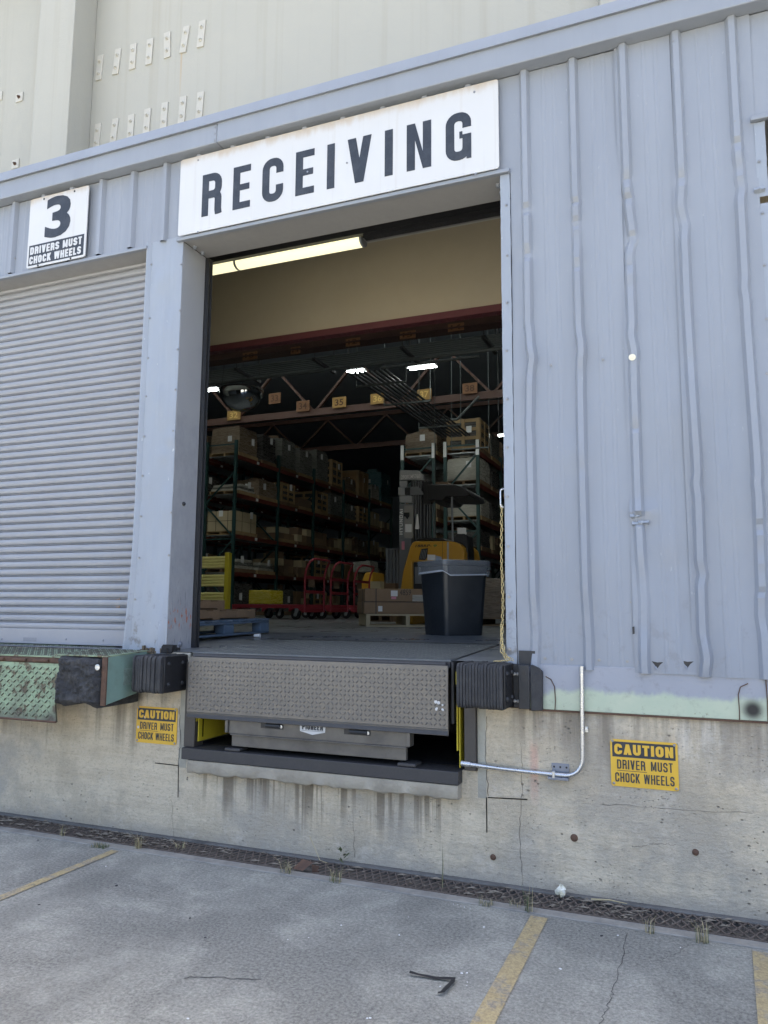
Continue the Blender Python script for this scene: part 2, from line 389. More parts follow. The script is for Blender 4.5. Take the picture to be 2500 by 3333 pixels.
def mk_beam():
    m, t, b = newmat('overpainted_steel_beam', .5); n = N(t); p = n.P(); o = n.xyz(p)
    edge = n.m('ADD', o[2], n.m('MULTIPLY', n.m('SUBTRACT', n.noise(n.map(p, (1, 1, .3)), 3.2, 4, .6), .5), .16))
    edge = n.m('ADD', edge, n.m('MULTIPLY', n.m('SUBTRACT', n.noise(p, 40, 3), .5), .03))
    up = n.step(edge, 1.095, 1.135)
    g = n.mix(n.noise(p, 7, 5, .6), (.36, .44, .33), (.50, .53, .40))
    c = n.mix(up, g, n.mix(n.noise(p, 4, 4), (.27, .285, .325), (.32, .335, .375)))
    rust = n.ramp(n.noise(p, 26, 5, .7), [(.62, 0.), (.70, 1.)])
    c = n.mix(n.m('MULTIPLY', rust, n.step(o[2], 1.10, 1.0)), c, (.13, .085, .055))
    c = n.mix(n.m('MULTIPLY', n.ramp(n.noise(p, 18, 5, .7), [(.55, 0.), (.72, 1.)]), .3), c, (.16, .15, .13))
    q = at(2450, 2310); sp = n.spot(q.x, q.z, .045, .028)  # a blot of black spray paint
    c = n.mix(sp, c, (.012, .012, .012))
    n.set(b, 'Base Color', c); n.bump(b, n.noise(p, 30, 4), .12, .01); return m
M_beam = mk_beam()
def mk_concrete():
    m, t, b = newmat('old_board_marked_concrete', .85, 0., .3); n = N(t); p = n.P(); o = n.xyz(p)
    c = n.mix(n.noise(p, 1.3, 6, .65), (.30, .262, .195), (.44, .392, .305))
    c = n.mix(n.m('MULTIPLY', n.ramp(n.noise(n.map(p, (.5, 1, 3.2)), 2.4, 6, .65), [(.42, 0.), (.68, 1.)]), .5), c, (.45, .425, .36))
    c = n.mix(n.m('MULTIPLY', n.ramp(n.noise(p, 6, 6, .7), [(.5, 0.), (.72, 1.)]), .65), c, (.215, .188, .145))
    board = n.noise(n.map(p, (.35, 1, 7)), 3.5, 5, .6)      # board marks run along the wall
    c = n.mix(n.m('MULTIPLY', n.ramp(board, [(.45, 0.), (.62, 1.)]), .35), c, (.50, .455, .36))
    # drips of dirt under the ledge, their own ragged ends
    st = n.noise(n.map(p, (16, 16, .35)), 1.0, 4, .6); st2 = n.noise(n.map(p, (5, 5, .2), (3, 0, 0)), 1.0, 4, .6)
    zn = n.m('ADD', o[2], n.m('MULTIPLY', n.m('SUBTRACT', st2, .5), .55))
    inx = n.m('MULTIPLY', n.step(o[0], .22, .5), n.step(o[0], 2.25, 1.9))
    drip = n.m('MULTIPLY', n.m('MULTIPLY', n.ramp(st, [(.47, 0.), (.54, 1.)]), n.step(zn, .14, .46)), inx)
    c = n.mix(n.m('MULTIPLY', drip, .85), c, (.10, .082, .055))
    left = n.step(o[0], .2, -.1); zl = n.m('ADD', o[2], n.m('MULTIPLY', n.m('SUBTRACT', st2, .5), .7))
    drip2 = n.m('MULTIPLY', n.m('MULTIPLY', n.ramp(n.noise(n.map(p, (9, 9, .3), (1, 2, 0)), 1., 4, .6), [(.46, 0.), (.62, 1.)]), n.step(zl, .45, .95)), left)
    c = n.mix(n.m('MULTIPLY', drip2, .75), c, (.15, .135, .11))
    right = n.step(o[0], 2.3, 2.6); drip3 = n.m('MULTIPLY', n.m('MULTIPLY', n.ramp(n.noise(n.map(p, (7, 7, .5), (5, 2, 0)), 1., 5, .65), [(.47, 0.), (.62, 1.)]), n.step(zl, .62, 1.0)), right)
    c = n.mix(n.m('MULTIPLY', drip3, .7), c, (.17, .15, .125))
    q = at(2290, 2440); wl = n.m('MULTIPLY', n.spot(q.x, q.z+.03, .14, .09), n.ramp(n.noise(n.map(p, (10, 10, 2)), 1.5, 5, .65), [(.42, 0.), (.6, 1.)]))
    c = n.mix(n.m('MULTIPLY', wl, .6), c, (.56, .56, .55))        # lime bloom
    q = at(1739, 2500); rd = n.m('MULTIPLY', n.m('MULTIPLY', n.step(o[0], q.x-.035, q.x-.01), n.step(o[0], q.x+.035, q.x+.01)), n.m('MULTIPLY', n.step(o[2], .42, .6), n.step(o[2], .86, .74)))
    c = n.mix(n.m('MULTIPLY', rd, .4), c, (.42, .12, .10))       # old red paint line
    foot = n.step(n.m('ADD', o[2], n.m('MULTIPLY', n.m('SUBTRACT', n.noise(p, 9, 5, .65), .5), .1)), .10, .02)
    c = n.mix(n.m('MULTIPLY', foot, .6), c, (.155, .15, .145))    # splash line at the foot
    pit = n.ramp(n.vor(n.map(p, (1, 1, 1.35)), 15.), [(.07, 1.), (.13, 0.)])
    pit2 = n.ramp(n.vor(n.map(p, (1, 1, 1.6), (4, 3, 1)), 38.), [(.08, 1.), (.17, 0.)])
    keep = n.ramp(n.noise(p, 3.1, 4), [(.48, 0.), (.58, 1.)])
    pits = n.m('MAXIMUM', n.m('MULTIPLY', pit, keep), n.m('MULTIPLY', pit2, n.ramp(n.noise(p, 4.3, 3), [(.52, 0.), (.6, 1.)])))
    gr_ = n.ramp(n.noise(n.map(p, (1, 1, 1), (3, 7, 2)), 1.1, 6, .7), [(.47, 0.), (.58, 1.)])
    c = n.mix(n.m('MULTIPLY', gr_, .7), c, (.19, .185, .172))
    bl = n.ramp(n.noise(n.map(p, (1, 1, .8), (11, 4, 6)), 2.6, 7, .72), [(.50, 0.), (.60, 1.)]); c = n.mix(n.m('MULTIPLY', bl, .5), c, (.235, .205, .15))
    fine = n.ramp(n.noise(n.map(p, (1, 1, 1.6)), 36, 6, .75), [(.52, 0.), (.66, 1.)]); c = n.mix(n.m('MULTIPLY', fine, .55), c, (.13, .118, .098))
    wht = n.ramp(n.noise(n.map(p, (1, 1, 1.3), (6, 2, 9)), 5, 6, .7), [(.56, 0.), (.70, 1.)]); c = n.mix(n.m('MULTIPLY', wht, .5), c, (.46, .44, .40))
    c = n.mix(n.m('MULTIPLY', pits, .8), c, (.085, .078, .065))
    c = n.mix(.22, c, n.mix(n.noise(p, 120, 4, .75), (.1, .1, .1), (.75, .73, .68)))
    c = n.mix(n.m('MULTIPLY', drip, .55), c, (.095, .08, .058)); c = n.mix(n.m('MULTIPLY', drip2, .6), c, (.12, .105, .08)); c = n.mix(n.m('MULTIPLY', drip3, .6), c, (.12, .108, .09))
    c = n.mix(1., c, (1.50, 1.40, 1.25), 'MULTIPLY')
    n.set(b, 'Base Color', c)
    h = n.m('ADD', n.m('MULTIPLY', n.noise(n.map(p, (1, 1, 1.8)), 22, 7, .72), .7), n.m('MULTIPLY', n.noise(p, 3, 3), .35))
    h = n.m('SUBTRACT', h, n.m('MULTIPLY', pits, .8)); h = n.m('ADD', h, n.m('MULTIPLY', board, .25))
    n.bump(b, h, .95, .016); return m
M_conc = mk_concrete()
M_conc2 = simple('patch_concrete', (.38, .36, .295), .85, 0., .22, 5, bump=.5, bscale=50, dirt=(.2, .19, .16), dirt_amt=.6)
M_ledge = simple('ledge_concrete', (.36, .325, .26), .88, 0., .25, 6, bump=.6, bscale=40, dirt=(.17, .15, .12), dirt_amt=.6)
def mk_yard():
    m, t, b = newmat('worn_yard_concrete', .82, 0., .35); n = N(t); p = n.P(); o = n.xyz(p)
    c = n.mix(n.noise(p, .8, 6, .65), (.115, .112, .102), (.25, .245, .225))
    c = n.mix(n.m('MULTIPLY', n.ramp(n.noise(p, 3.6, 7, .72), [(.46, 0.), (.60, 1.)]), .7), c, (.33, .32, .29))
    c = n.mix(n.m('MULTIPLY', n.ramp(n.noise(n.map(p, (1, .8, 1), (2, 5, 0)), 1.4, 6, .65, .5), [(.45, 0.), (.57, 1.)]), .8), c, (.082, .082, .080))
    c = n.mix(n.m('MULTIPLY', n.ramp(n.noise(n.map(p, (.5, 1.2, 1), (9, 5, 0)), 5.5, 5, .7, .8), [(.56, 0.), (.70, 1.)]), .5), c, (.10, .098, .092))
    sp = n.noise(p, 62, 4, .8); c = n.mix(.5, c, n.mix(n.ramp(sp, [(.36, 0.), (.64, 1.)]), (.085, .082, .074), (.36, .35, .32)))
    peb = n.ramp(n.vor(p, 70.), [(.10, 1.), (.24, 0.)]); c = n.mix(n.m('MULTIPLY', peb, n.m('MULTIPLY', n.ramp(n.noise(p, 20, 2), [(.48, 0.), (.56, 1.)]), .5)), c, (.06, .058, .054))
    tr = n.ramp(n.noise(n.map(p, (2.2, .18, 1), (1, 0, 0)), 1.0, 3, .5), [(.55, 0.), (.68, 1.)])   # old tyre tracks run towards the dock
    c = n.mix(n.m('MULTIPLY', tr, .3), c, (.10, .098, .092))
    c = n.mix(1., c, (1.42, 1.43, 1.35), 'MULTIPLY')
    n.set(b, 'Base Color', c); n.set(b, 'Roughness', n.ramp(n.noise(p, 3, 4), [(.35, .68), (.65, .9)]))
    n.bump(b, n.m('ADD', n.noise(p, 62, 6, .8), n.m('MULTIPLY', n.noise(p, 12, 4), .6)), .8, .014); return m
M_yard = mk_yard()
M_kerb = simple('drain_edge_concrete', (.27, .255, .22), .85, 0., .3, 7, bump=.6, bscale=60, dirt=(.10, .10, .10), dirt_amt=.7)
def mk_line():
    m, t, b = newmat('faded_yellow_paint', .75); n = N(t); p = n.P()
    c = n.mix(n.noise(p, 5, 5), (.33, .25, .115), (.47, .36, .165))
    w1 = n.ramp(n.noise(p, 9, 6, .7), [(.50, 0.), (.58, 1.)]); c = n.mix(n.m('MULTIPLY', w1, .75), c, (.19, .185, .18))
    c = n.mix(.4, c, n.mix(n.ramp(n.noise(p, 75, 3, .75), [(.38, 0.), (.62, 1.)]), (.13, .12, .10), (.5, .42, .25)))
    n.set(b, 'Base Color', c); n.bump(b, n.noise(p, 75, 5, .75), .45, .01)
    # paint is worn away in patches: the yard shows through the gaps
    gap = n.ramp(n.noise(n.map(p, (1, 1, 1), (3.2, 1.7, 0)), 6.5, 6, .7), [(.615, 1.), (.635, 0.)])
    n.set(b, 'Alpha', gap); return m
M_line = mk_line()
M_trench = simple('trench_dirt', (.12, .108, .092), .95, 0., .45, 9, bump=.8, bscale=50, dirt=(.05, .046, .04), dirt_amt=.8)
M_crack = simple('crack_dirt', (.065, .063, .06), .95, 0., .2, 9)
def mk_beige():
    m, t, b = newmat('beige_painted_concrete', .75, 0., .3); n = N(t); p = n.P()
    c = n.mix(n.noise(p, .35, 5, .6), (.37, .365, .32), (.42, .41, .36))
    c = n.mix(n.m('MULTIPLY', n.ramp(n.noise(n.map(p, (9, 9, .22)), .6, 4, .6), [(.52, 0.), (.72, 1.)]), .4), c, (.31, .29, .23))
    q = at(589, 175, 2.0); o = n.xyz(p)     # one rust run below a plate
    run = n.m('MULTIPLY', n.m('MULTIPLY', n.step(n.m('ABSOLUTE', n.m('SUBTRACT', o[0], q.x+.01)), .02, .004), n.step(o[2], q.z-.7, q.z)), n.step(o[2], q.z+.02, q.z))
    c = n.mix(n.m('MULTIPLY', run, .55), c, (.42, .30, .17))
    n.set(b, 'Base Color', c); n.bump(b, n.noise(p, 14, 6, .65), .25, .02); return m
M_beige = mk_beige()
M_cream = simple('cream_dimmed_inside_wall', (.31, .27, .195), .8, 0., .1, 1.2, dirt=(.36, .30, .19), dirt_amt=.4, bump=.2, bscale=10)  # yellowish tan, toned down so the indoor dimness sits in the colour
M_lintel = simple('red_lintel_paint', (.085, .02, .024), .5, 0., .15, 4)
M_plate = simple('painted_plate', (.47, .455, .40), .6, 0., .07, 8, dirt=(.42, .38, .3), dirt_amt=.35)

# ================================================================== ground and drain
XL, XR = -14., 14.
g = MB(); g.add([(-200, -200, 0), (200, -200, 0), (200, -.345, 0), (-200, -.345, 0)], [(0, 1, 2, 3)])
struct(g.build('yard_ground', M_yard, smooth=False), 'worn grey concrete yard in front of the dock wall')
e = MB(); e.box((XL, -.335, -.12), (XR, -.255, .003)); pass
o = struct(e.build('drain_edge', M_kerb, bevel=.006), 'narrow concrete edging of the drain trench')
e = MB(); e.box((XL, -.05, -.12), (XR, -.0, .016)); struct(e.build('wall_footing', simple('sooty_footing', (.13, .125, .115), .9, 0., .35, 6, bump=.6, bscale=40, dirt=(.05, .05, .048), dirt_amt=.8), bevel=.008), 'dirty concrete footing strip along the wall foot')
t_ = MB(); t_.add([(-200, -.36, -.014), (200, -.36, -.014), (200, .05, -.014), (-200, .05, -.014)], [(0, 1, 2, 3)])
struct(t_.build('trench_bottom', M_trench, smooth=False), 'dirt in the bottom of the drain trench')
gr = MB(); p = .052; y0, y1 = -.252, -.048; rows = 4; hy = (y1-y0)/rows
gx = (at(1230, 2850).x, at(1275, 2850).x)
for i in range(int(9.2/p)):
    x = -4.2+i*p
    for r in range(rows):
        ya, yb = y0+r*hy, y0+(r+1)*hy; s = .5*p if r % 2 else 0
        xa = x+s
        if 1.18 < xa < 1.33 and r < 2 : continue           # the bent hole in the grate
        zz = .004+.003*math.sin(xa*2.3)
        gr.bar((xa, ya, zz), (xa+p/2, yb, zz), .0075, .007); gr.bar((xa+p, ya, zz), (xa+p/2, yb, zz), .0075, .007)
gr.bar((-4.2, y0, .003), (1.17, y0, .003), .006, .008); gr.bar((1.33, y0, .003), (5, y0, .003), .006, .008); gr.bar((-4.2, y1, .003), (5, y1, .003), .006, .008)
tag(gr.build('drain_grate', M_grate, smooth=False), 'long rusty expanded metal grate over the trench at the foot of the wall', 'drain grate')
lt = MB()
for k in range(420):   # leaf and bark litter that has blown on to the grate
    x = random.choice((random.uniform(2.2, 4.4), random.uniform(-2.5, 4.4), random.uniform(-1.4, .3))); y = random.uniform(-.24, -.05); a = random.uniform(0, 3.1)
    L = random.uniform(.012, .05); d = Vector((math.cos(a)*L, math.sin(a)*L*.5, 0)); f = Vector((-d.y, d.x, 0))*random.uniform(.1, .4)
    lt.add([Vector((x, y, .012))+d, Vector((x, y, .018))+f, Vector((x, y, .012))-d, Vector((x, y, .015))-f], [(0, 1, 2, 3)])
M_litter = simple('dry_litter', (.20, .17, .13), .9, 0., .4, 40)
struct(lt.build('leaf_litter', M_litter, smooth=False), 'dry leaf and bark scraps lying on the grate', 'stuff')
def line_quad(p, q, wd, name='yellow_line', label=None):
    mb = MB(); p, q = Vector(p), Vector(q); d = (q-p).normalized(); f = Vector((-d.y, d.x, 0))*wd/2
    n = 12; V = [[p+(q-p)*i/n-f, p+(q-p)*i/n+f] for i in range(n+1)]
    for row in V:
        for k in row: k.z = .004
    mb.grid(V, flip=True); return struct(mb.build(name, M_line, smooth=False), label)
a0 = az(375, 2770); b0 = az(0, 2925); line_quad(a0, b0+(b0-a0)*3, .062, label='thin faded yellow bay line at the left')
a0 = az(1755, 2987); b0 = az(1572, 3333); line_quad(a0, b0+(b0-a0)*3, .088, label='worn yellow bay line in the middle of the yard')
a0 = az(2450, 3097); b0 = az(2470, 3333); a0.x += .045; b0.x += .045; line_quad(a0, b0+(b0-a0)*3, .095, label='worn yellow bay line at the right edge')
def crack(pts, wd, label):
    mb = MB(); L = []
    for i in range(len(pts)-1):
        a, b = az(*pts[i]), az(*pts[i+1]); n = 10
        for k in range(n): L.append(a.lerp(b, k/n)+Vector((random.uniform(-1, 1), random.uniform(-1, 1), 0))*.008)
    L.append(az(*pts[-1])); V = []
    for i, q in enumerate(L):
        d = (L[min(i+1, len(L)-1)]-L[max(i-1, 0)]).normalized(); f = Vector((-d.y, d.x, 0))*wd*random.uniform(.25, .6); q = q.copy(); q.z = .0025
        V.append([q-f, q+f])
    mb.grid(V, flip=True); struct(mb.build('ground_crack', M_crack, smooth=False), label)
crack([(2045, 3040), (2000, 3210), (1985, 3265), (1955, 3333), (1900, 3420)], .0035, 'crack running across the yard towards the drain')
crack([(2250, 3075), (2200, 3105), (2130, 3130)], .002, 'short crack beside the grass tuft')
crack([(600, 3183), (700, 3184), (850, 3190)], .006, 'dark scrape on the yard')

# ================================================================== concrete dock wall
PX0, PX1, PZ = .205, 2.285, .625     # leveler pit
cw = MB()
def wall_piece(x0, x1, z0, z1, mi=0): cw.box((x0, 0, z0), (x1, .6, z1), mi)
wall_piece(XL, .137, -.1, 1.262); wall_piece(.137, PX0, .475, 1.262, 1); wall_piece(.137, 2.337, -.1, .475)
wall_piece(PX0, PX1, .475, PZ); wall_piece(PX1, 2.337, .475, 1.005, 1); wall_piece(2.337, XR, -.1, 1.005)
cwo = tag(cw.build('concrete_dock_wall', [M_conc, M_conc2], smooth=False), 'long stained grey concrete dock wall below the metal siding', 'wall')
lg = MB(); n = 40; prof = []
for i in range(n+1):
    x = .27+(2.185-.27)*i/n; j = random.uniform(-.012, .012)
    prof.append([(x, .0, .462+j), (x, -.072, .466+j*.8), (x, -.082, .476+j*.4), (x, -.08+random.uniform(-.003, .003), .548), (x, .0, .55)])
lg.grid(prof); lg.add(prof[0], [tuple(range(5))]); lg.add(prof[-1], [tuple(reversed(range(5)))])
lg.build('ledge', M_ledge, cwo, ang=50)
mk = MB()
for a, b in (((.141, .49), (.148, .275)), ((.137, .487), (-.06, .489)), ((2.337, .482), (2.337, .283)), ((2.345, .482), (2.579, .493))):
    d = .003; v = abs(a[0]-b[0]) < .05
    mk.add([(a[0]-(d if v else 0), -.0022, a[1]-(0 if v else d)), (a[0]+(d if v else 0), -.0022, a[1]+(0 if v else d)), (b[0]+(d if v else 0), -.0022, b[1]+(0 if v else d)), (b[0]-(d if v else 0), -.0022, b[1]-(0 if v else d))], [(0, 1, 2, 3), (3, 2, 1, 0)])
mk.build('saw_cut', M_crack, cwo, smooth=False)
ck = MB()
def wallcrack(pts, wd=.004):
    L = []
    for i in range(len(pts)-1):
        a, b = at(*pts[i]), at(*pts[i+1])
        for k in range(8): L.append(a.lerp(b, k/8)+Vector((random.uniform(-1, 1), 0, random.uniform(-1, 1)))*.006)
    L.append(at(*pts[-1])); V = []
    for i, q in enumerate(L):
        d = (L[min(i+1, len(L)-1)]-L[max(i-1, 0)]).normalized(); f = Vector((-d.z, 0, d.x))*wd*random.uniform(.2, .6); V.append([Vector((q.x, -.002, q.z))-f, Vector((q.x, -.002, q.z))+f])
    ck.grid(V); ck.grid(V, flip=True)
wallcrack([(1583, 2330), (1580, 2450), (1590, 2590)], .003); wallcrack([(1697, 2420), (1700, 2560), (1690, 2700), (1701, 2880)], .0018)
wallcrack([(585, 2300), (588, 2430), (580, 2500)], .004); wallcrack([(1960, 2618), (2150, 2630), (2450, 2648)], .0015); wallcrack([(560, 2600), (565, 2740)], .002)
wallcrack([(2060, 2760), (2130, 2745), (2200, 2748)], .0015); wallcrack([(1150, 2640), (1154, 2790)], .0018)
ck.build('crack', M_crack, cwo, smooth=False)
for (x, y) in ((1869, 2727), (1605, 2790), (2264, 2774)):
    q = at(x, y); b = MB(); r = .014 if x != 1869 else .017
    b.lathe([(r*1.25, 0), (r*1.2, .003), (r, .006), (r*.8, .012), (0.0, .014)], q, 14, axis='Y'); b.build('tie_stub', M_rust, cwo)

# steel edge beam under the right hand siding
sb = thing('steel_edge_beam', 'steel beam with pale green and lavender paint on top of the concrete wall at right', 'beam', (3.9, 0, 1.0))
b = MB(); b.box((2.60, -.012, 1.008), (XR, .3, 1.262)); b.build('web', M_beam, sb, bevel=.003)
b = MB(); b.box((2.60, -.02, .998), (XR, -.0, 1.008)); b.build('bottom_flange', M_rust, sb)
for (x, y0_, y1_) in ((1806, 2200, 2310), (2400, 2210, 2350), (2492, 2215, 2358)):
    q = at(x, y0_); b = MB(); pts = [(q.x-.05, -.016, 1.195), (q.x-.02, -.018, 1.18), (q.x, -.019, 1.14), (q.x+.004, -.019, 1.06), (q.x, -.019, 1.01)]
    if x == 2492: pts = [(q.x, -.018, 1.23), (q.x+.002, -.018, 1.12), (q.x, -.018, 1.01)]
    if x == 2400: pts = [(q.x+.05, -.016, 1.20), (q.x+.012, -.018, 1.18), (q.x, -.019, 1.14), (q.x+.002, -.019, 1.06), (q.x, -.019, 1.01)]
    b.tube(pts, .0028, 6); b.build('rusty_weld_bead', M_rust, sb)

# ================================================================== metal clad dock building
dock = thing('metal_dock_building', 'low grey blue metal clad dock building under the tall beige wall', 'building', (1.2, 0, 1.26))
HZ, SOF = 4.362, 5.033
def siding(name, x0, x1, z0, z1, ribs, seed=1, rough=1., parent=dock, mat=None, extra=(), dz=.03, yo=0.):
    rg = random.Random(seed); nz = max(2, int((z1-z0)/dz)); zs = np.linspace(z0, z1, nz+1)
    xs = set([x0, x1]); RW, RT, RH = .033, .0165, .033
    base = [-RW-.012, -RW, -RW+.006, -(RW+RT)/2, -RT-.003, -RT+.001, 0, RT-.001, RT+.003, (RW+RT)/2, RW-.006, RW, RW+.012]
    cols = []      # (x, rib index, local offset, height)
    def hgt(d): d = abs(d); return 0. if d >= RW else (RH if d <= RT else RH*(RW-d)/(RW-RT))
    for k, rx in enumerate(ribs):
        for d in base: cols.append((rx+d, k, hgt(d)))
        if k+1 <= len(ribs):
            for u in (.105, .112, .126, .133, .172, .179, .193, .200): # two shallow swages between ribs
                hh = .0024 if u in (.112, .126, .179, .193) else 0.
                cols.append((rx+u, -1, hh))
            for u in (.07, .088, .152, .22, .24): cols.append((rx+u, -1, 0.))
    if ribs:
        for u in (.05, .09, .14, .19, .23): cols.append((ribs[0]-u, -1, 0.))
    cols = sorted([c for c in cols if x0+.004 < c[0] < x1-.004]+[(x0, -1, 0.), (x1, -1, 0.)])
    nzn = len(zs); V = []
    drift, hm = [], []
    for k in range(len(ribs)):
        dr = np.zeros(nzn); hmul = np.ones(nzn)
        kn = [z0]; 
        while kn[-1] < z1: kn.append(kn[-1]+rg.uniform(.4, 1.1))
        dr += np.interp(zs, kn, [rg.uniform(-.005, .005)*rough*(1 if q < 3.7 else 0) for q in kn])
        for _ in range(int(6*rough)):
            zc = rg.uniform(1.5, 4.0); wz = rg.uniform(.02, .10); dr += rg.uniform(-.014, .014)*rough*np.clip(1-np.abs(zs-zc)/wz, 0, 1)
            zc = rg.uniform(1.4, 4.0); wz = rg.uniform(.02, .10); hmul -= rg.uniform(.1, .75)*rough*np.clip(1.6-1.6*np.abs(zs-zc)/wz, 0, 1)
        drift.append(dr); hm.append(hmul)
    for (k, zc, wz, dd, hh) in extra:
        drift[k] += dd*np.clip(1-np.abs(zs-zc)/(wz*1.5), 0, 1); hm[k] += hh*np.clip(2-2*np.abs(zs-zc)/(wz*1.4), 0, 1)
    hm = [np.clip(h, .3, 1.4) for h in hm]
    dents = [(rg.uniform(x0, x1), rg.uniform(z0, min(z1, 4.2)), rg.uniform(.05, .18), rg.uniform(.05, .5), rg.uniform(-.022, .013)*rough) for _ in range(int(70*rough*(x1-x0)/2.5*(z1-z0)/3.7))]
    can = [(rg.uniform(.5, 2.2), rg.uniform(.6, 2.5), rg.uniform(0, 6), rg.uniform(.0015, .0045)) for _ in range(6)]
    for x, k, h in cols:
        col = []
        near = None
        if k < 0 and ribs:   # sheet next to a rib follows its drift a little
            near = min(range(len(ribs)), key=lambda i: abs(ribs[i]-x)); fw_ = max(0, 1-abs(ribs[near]-x)/.12)
        for i, z in enumerate(zs):
            y = -.004+yo-h*(hm[k][i] if k >= 0 else 1.); xx = x
            if k >= 0: xx += drift[k][i]
            elif near is not None and x0+.01 < x < x1-.01: xx += drift[near][i]*fw_
            for dx, dz_, rx, rz, dp in dents:
                q = ((xx-dx)/rx)**2+((z-dz_)/rz)**2
                if q < 1: y += dp*1.5*(1-math.sqrt(q))
            for a, bq, ph, am in can: y += am*rough*math.sin(a*x*3+bq*z*2+ph)
            col.append((xx, y, z))
        V.append(col)
    mb = MB(); mb.grid(V, flip=True)
    # fold the bottom edge back so the sheet has thickness
    mb.grid([[(c[0][0], c[0][1], c[0][2]), (c[0][0], c[0][1]+.004, c[0][2]+.0005)] for c in V], flip=False)
    return mb.build(name, mat or M_side, parent, ang=18)
RIB0 = 2.6368
ex = []
def zat(x, y): return at(x, y).z
# damage read off the photograph, rib by rib: (rib, z, height of zone, sideways push, change of rib depth)
for k, x, y, wz, dd, hh in ((0, 1710, 690, .03, -.004, -.6), (0, 1710, 830, .03, 0, -.7), (0, 1722, 1170, .22, .012, .25), (0, 1722, 1170, .06, .012, .2), (0, 1735, 2060, .16, .012, -.5),
    (1, 1867, 665, .02, .006, -.5), (1, 1868, 735, .02, -.004, -.5), (1, 1875, 870, .02, 0, -.4), (1, 1880, 1140, .10, .010, .35), (1, 1880, 1155, .03, .004, .2), (1, 1900, 2080, .2, .006, -.35),
    (2, 2040, 590, .03, -.006, -.6), (2, 2045, 650, .025, .006, -.7), (2, 2050, 740, .15, .014, -.2), (2, 2055, 785, .03, .016, -.6), (2, 2055, 865, .03, .002, -.6), (2, 2070, 1690, .025, .0, -.9), (2, 2075, 1960, .2, .010, -.6),
    (3, 2212, 590, .03, .002, -.6), (3, 2220, 670, .09, -.012, -.2), (3, 2230, 740, .06, .008, -.4), (3, 2260, 1500, .6, .012, .1), (3, 2265, 1870, .04, .012, -.3), (3, 2285, 2140, .08, .016, .4),
    (4, 2390, 480, .02, .004, -.6), (4, 2395, 560, .04, .008, -.5), (4, 2400, 620, .05, .012, -.5), (4, 2440, 1500, .5, .010, .1), (4, 2470, 1720, .03, .0, -.5), (4, 2475, 2000, .07, -.01, -.3)):
    ex.append((k, zat(x, y), wz, dd, hh))
def exr(lo, hi): return [(k-lo, a, b, c, d) for k, a, b, c, d in ex if lo <= k < hi]
siding('corrugated_siding', 2.535, 3.212, 1.240, SOF, [RIB0+.305*i for i in (0, 1)], 3, .55, extra=exr(0, 2))
siding('corrugated_siding', 3.196, 3.518, 1.234, SOF, [RIB0+.305*2], 4, .8, extra=exr(2, 3), yo=-.005)
siding('corrugated_siding', 3.500, 3.955, 1.226, SOF, [RIB0+.305*i for i in (3, 4)], 33, .6, extra=exr(3, 5), yo=-.010)
siding('corrugated_siding', -3.4, -.005, HZ+.03, SOF, [-3.30+.317*i for i in range(5)]+[-1.769, -1.44, -1.13, -.816, -.498, -.181], 5, .12)
siding('corrugated_siding', -.005, 2.536, HZ+.03, SOF, [.13+.305*i for i in range(8)], 6, .05)
siding('corrugated_siding', 3.955, 6.6, HZ+.03, SOF, [RIB0+.305*i for i in range(5, 13)], 7, .1)
siding('corrugated_siding', -3.4, -2.79, 1.27, HZ+.028, [-3.25, -2.95], 10, .3)
siding('corrugated_siding', -9., -3.4, 1.27, SOF, [-8.8+.305*i for i in range(17)], 8, .3)
siding('corrugated_siding', 6.6, 13.8, 1.238, SOF, [6.75+.305*i for i in range(22)], 9, .3)
# fascia: face, drip lip, upper gutter band
b = MB(); b.box((XL, -.105, SOF+.004), (.34, -.002, 5.190)); b.box((.344, -.108, SOF+.003), (4.35, -.002, 5.192)); b.box((4.354, -.105, SOF+.004), (XR, -.002, 5.190)); b.build('fascia', M_trim, dock, bevel=.006)
b = MB(); pr = [(-.105, 5.191), (-.128, 5.187), (-.128, 5.196), (-.112, 5.275), (-.06, 5.283), (0, 5.283), (0, 5.191)]
b.prism([(XL, y, z) for y, z in pr], (XR-XL, 0, 0)); b.build('gutter', M_trim, dock)
b = MB()
for x, z in ((.325, 5.06), (.325, 5.11), (.325, 5.16), (.36, 5.045), (.325, 5.05), (3.0, 5.21), (1.6, 5.21), (-.5, 5.21), (4.33, 5.08)):
    b.lathe([(.006, 0), (.005, .003), (0, .004)], (x, -.106, z), 8, axis='Y')
b.build('fascia_rivet', M_bolt, dock)
# roof of the low building (unseen from the yard, keeps the dock dark)
b = MB(); b.box((XL, .02, 5.165), (XR, 1.98, 5.23)); b.build('roof', M_soff, dock)
# header over the receiving door with its flange, soffit
b = MB(); b.box((-.045, -.038, HZ-.004), (2.535, -.002, HZ+.022)); b.build('door_header_flange', M_trim, dock, bevel=.003)
b = MB(); b.box((0.002, .0, HZ+.003), (2.47, .30, HZ+.05)); b.build('door_soffit', M_soff, dock)
b = MB()
for x, y in ((.03, .10), (.03, .2), (2.43, .10), (2.43, .2)): b.lathe([(.016, 0), (.016, -.012), (.011, -.014), (.011, -.022), (0, -.023)], (x, y, HZ+.003), 8)
b.build('soffit_bolt', M_trim, dock)
b = MB(); b.box((-3.0, -.038, HZ-.010), (-.325, -.002, HZ+.016)); b.build('door_header_flange', M_trim, dock, bevel=.003)
b = MB(); b.box((-2.78, .0, HZ-.004), (-.33, .235, HZ+.04)); b.build('door_soffit', M_soff, dock)
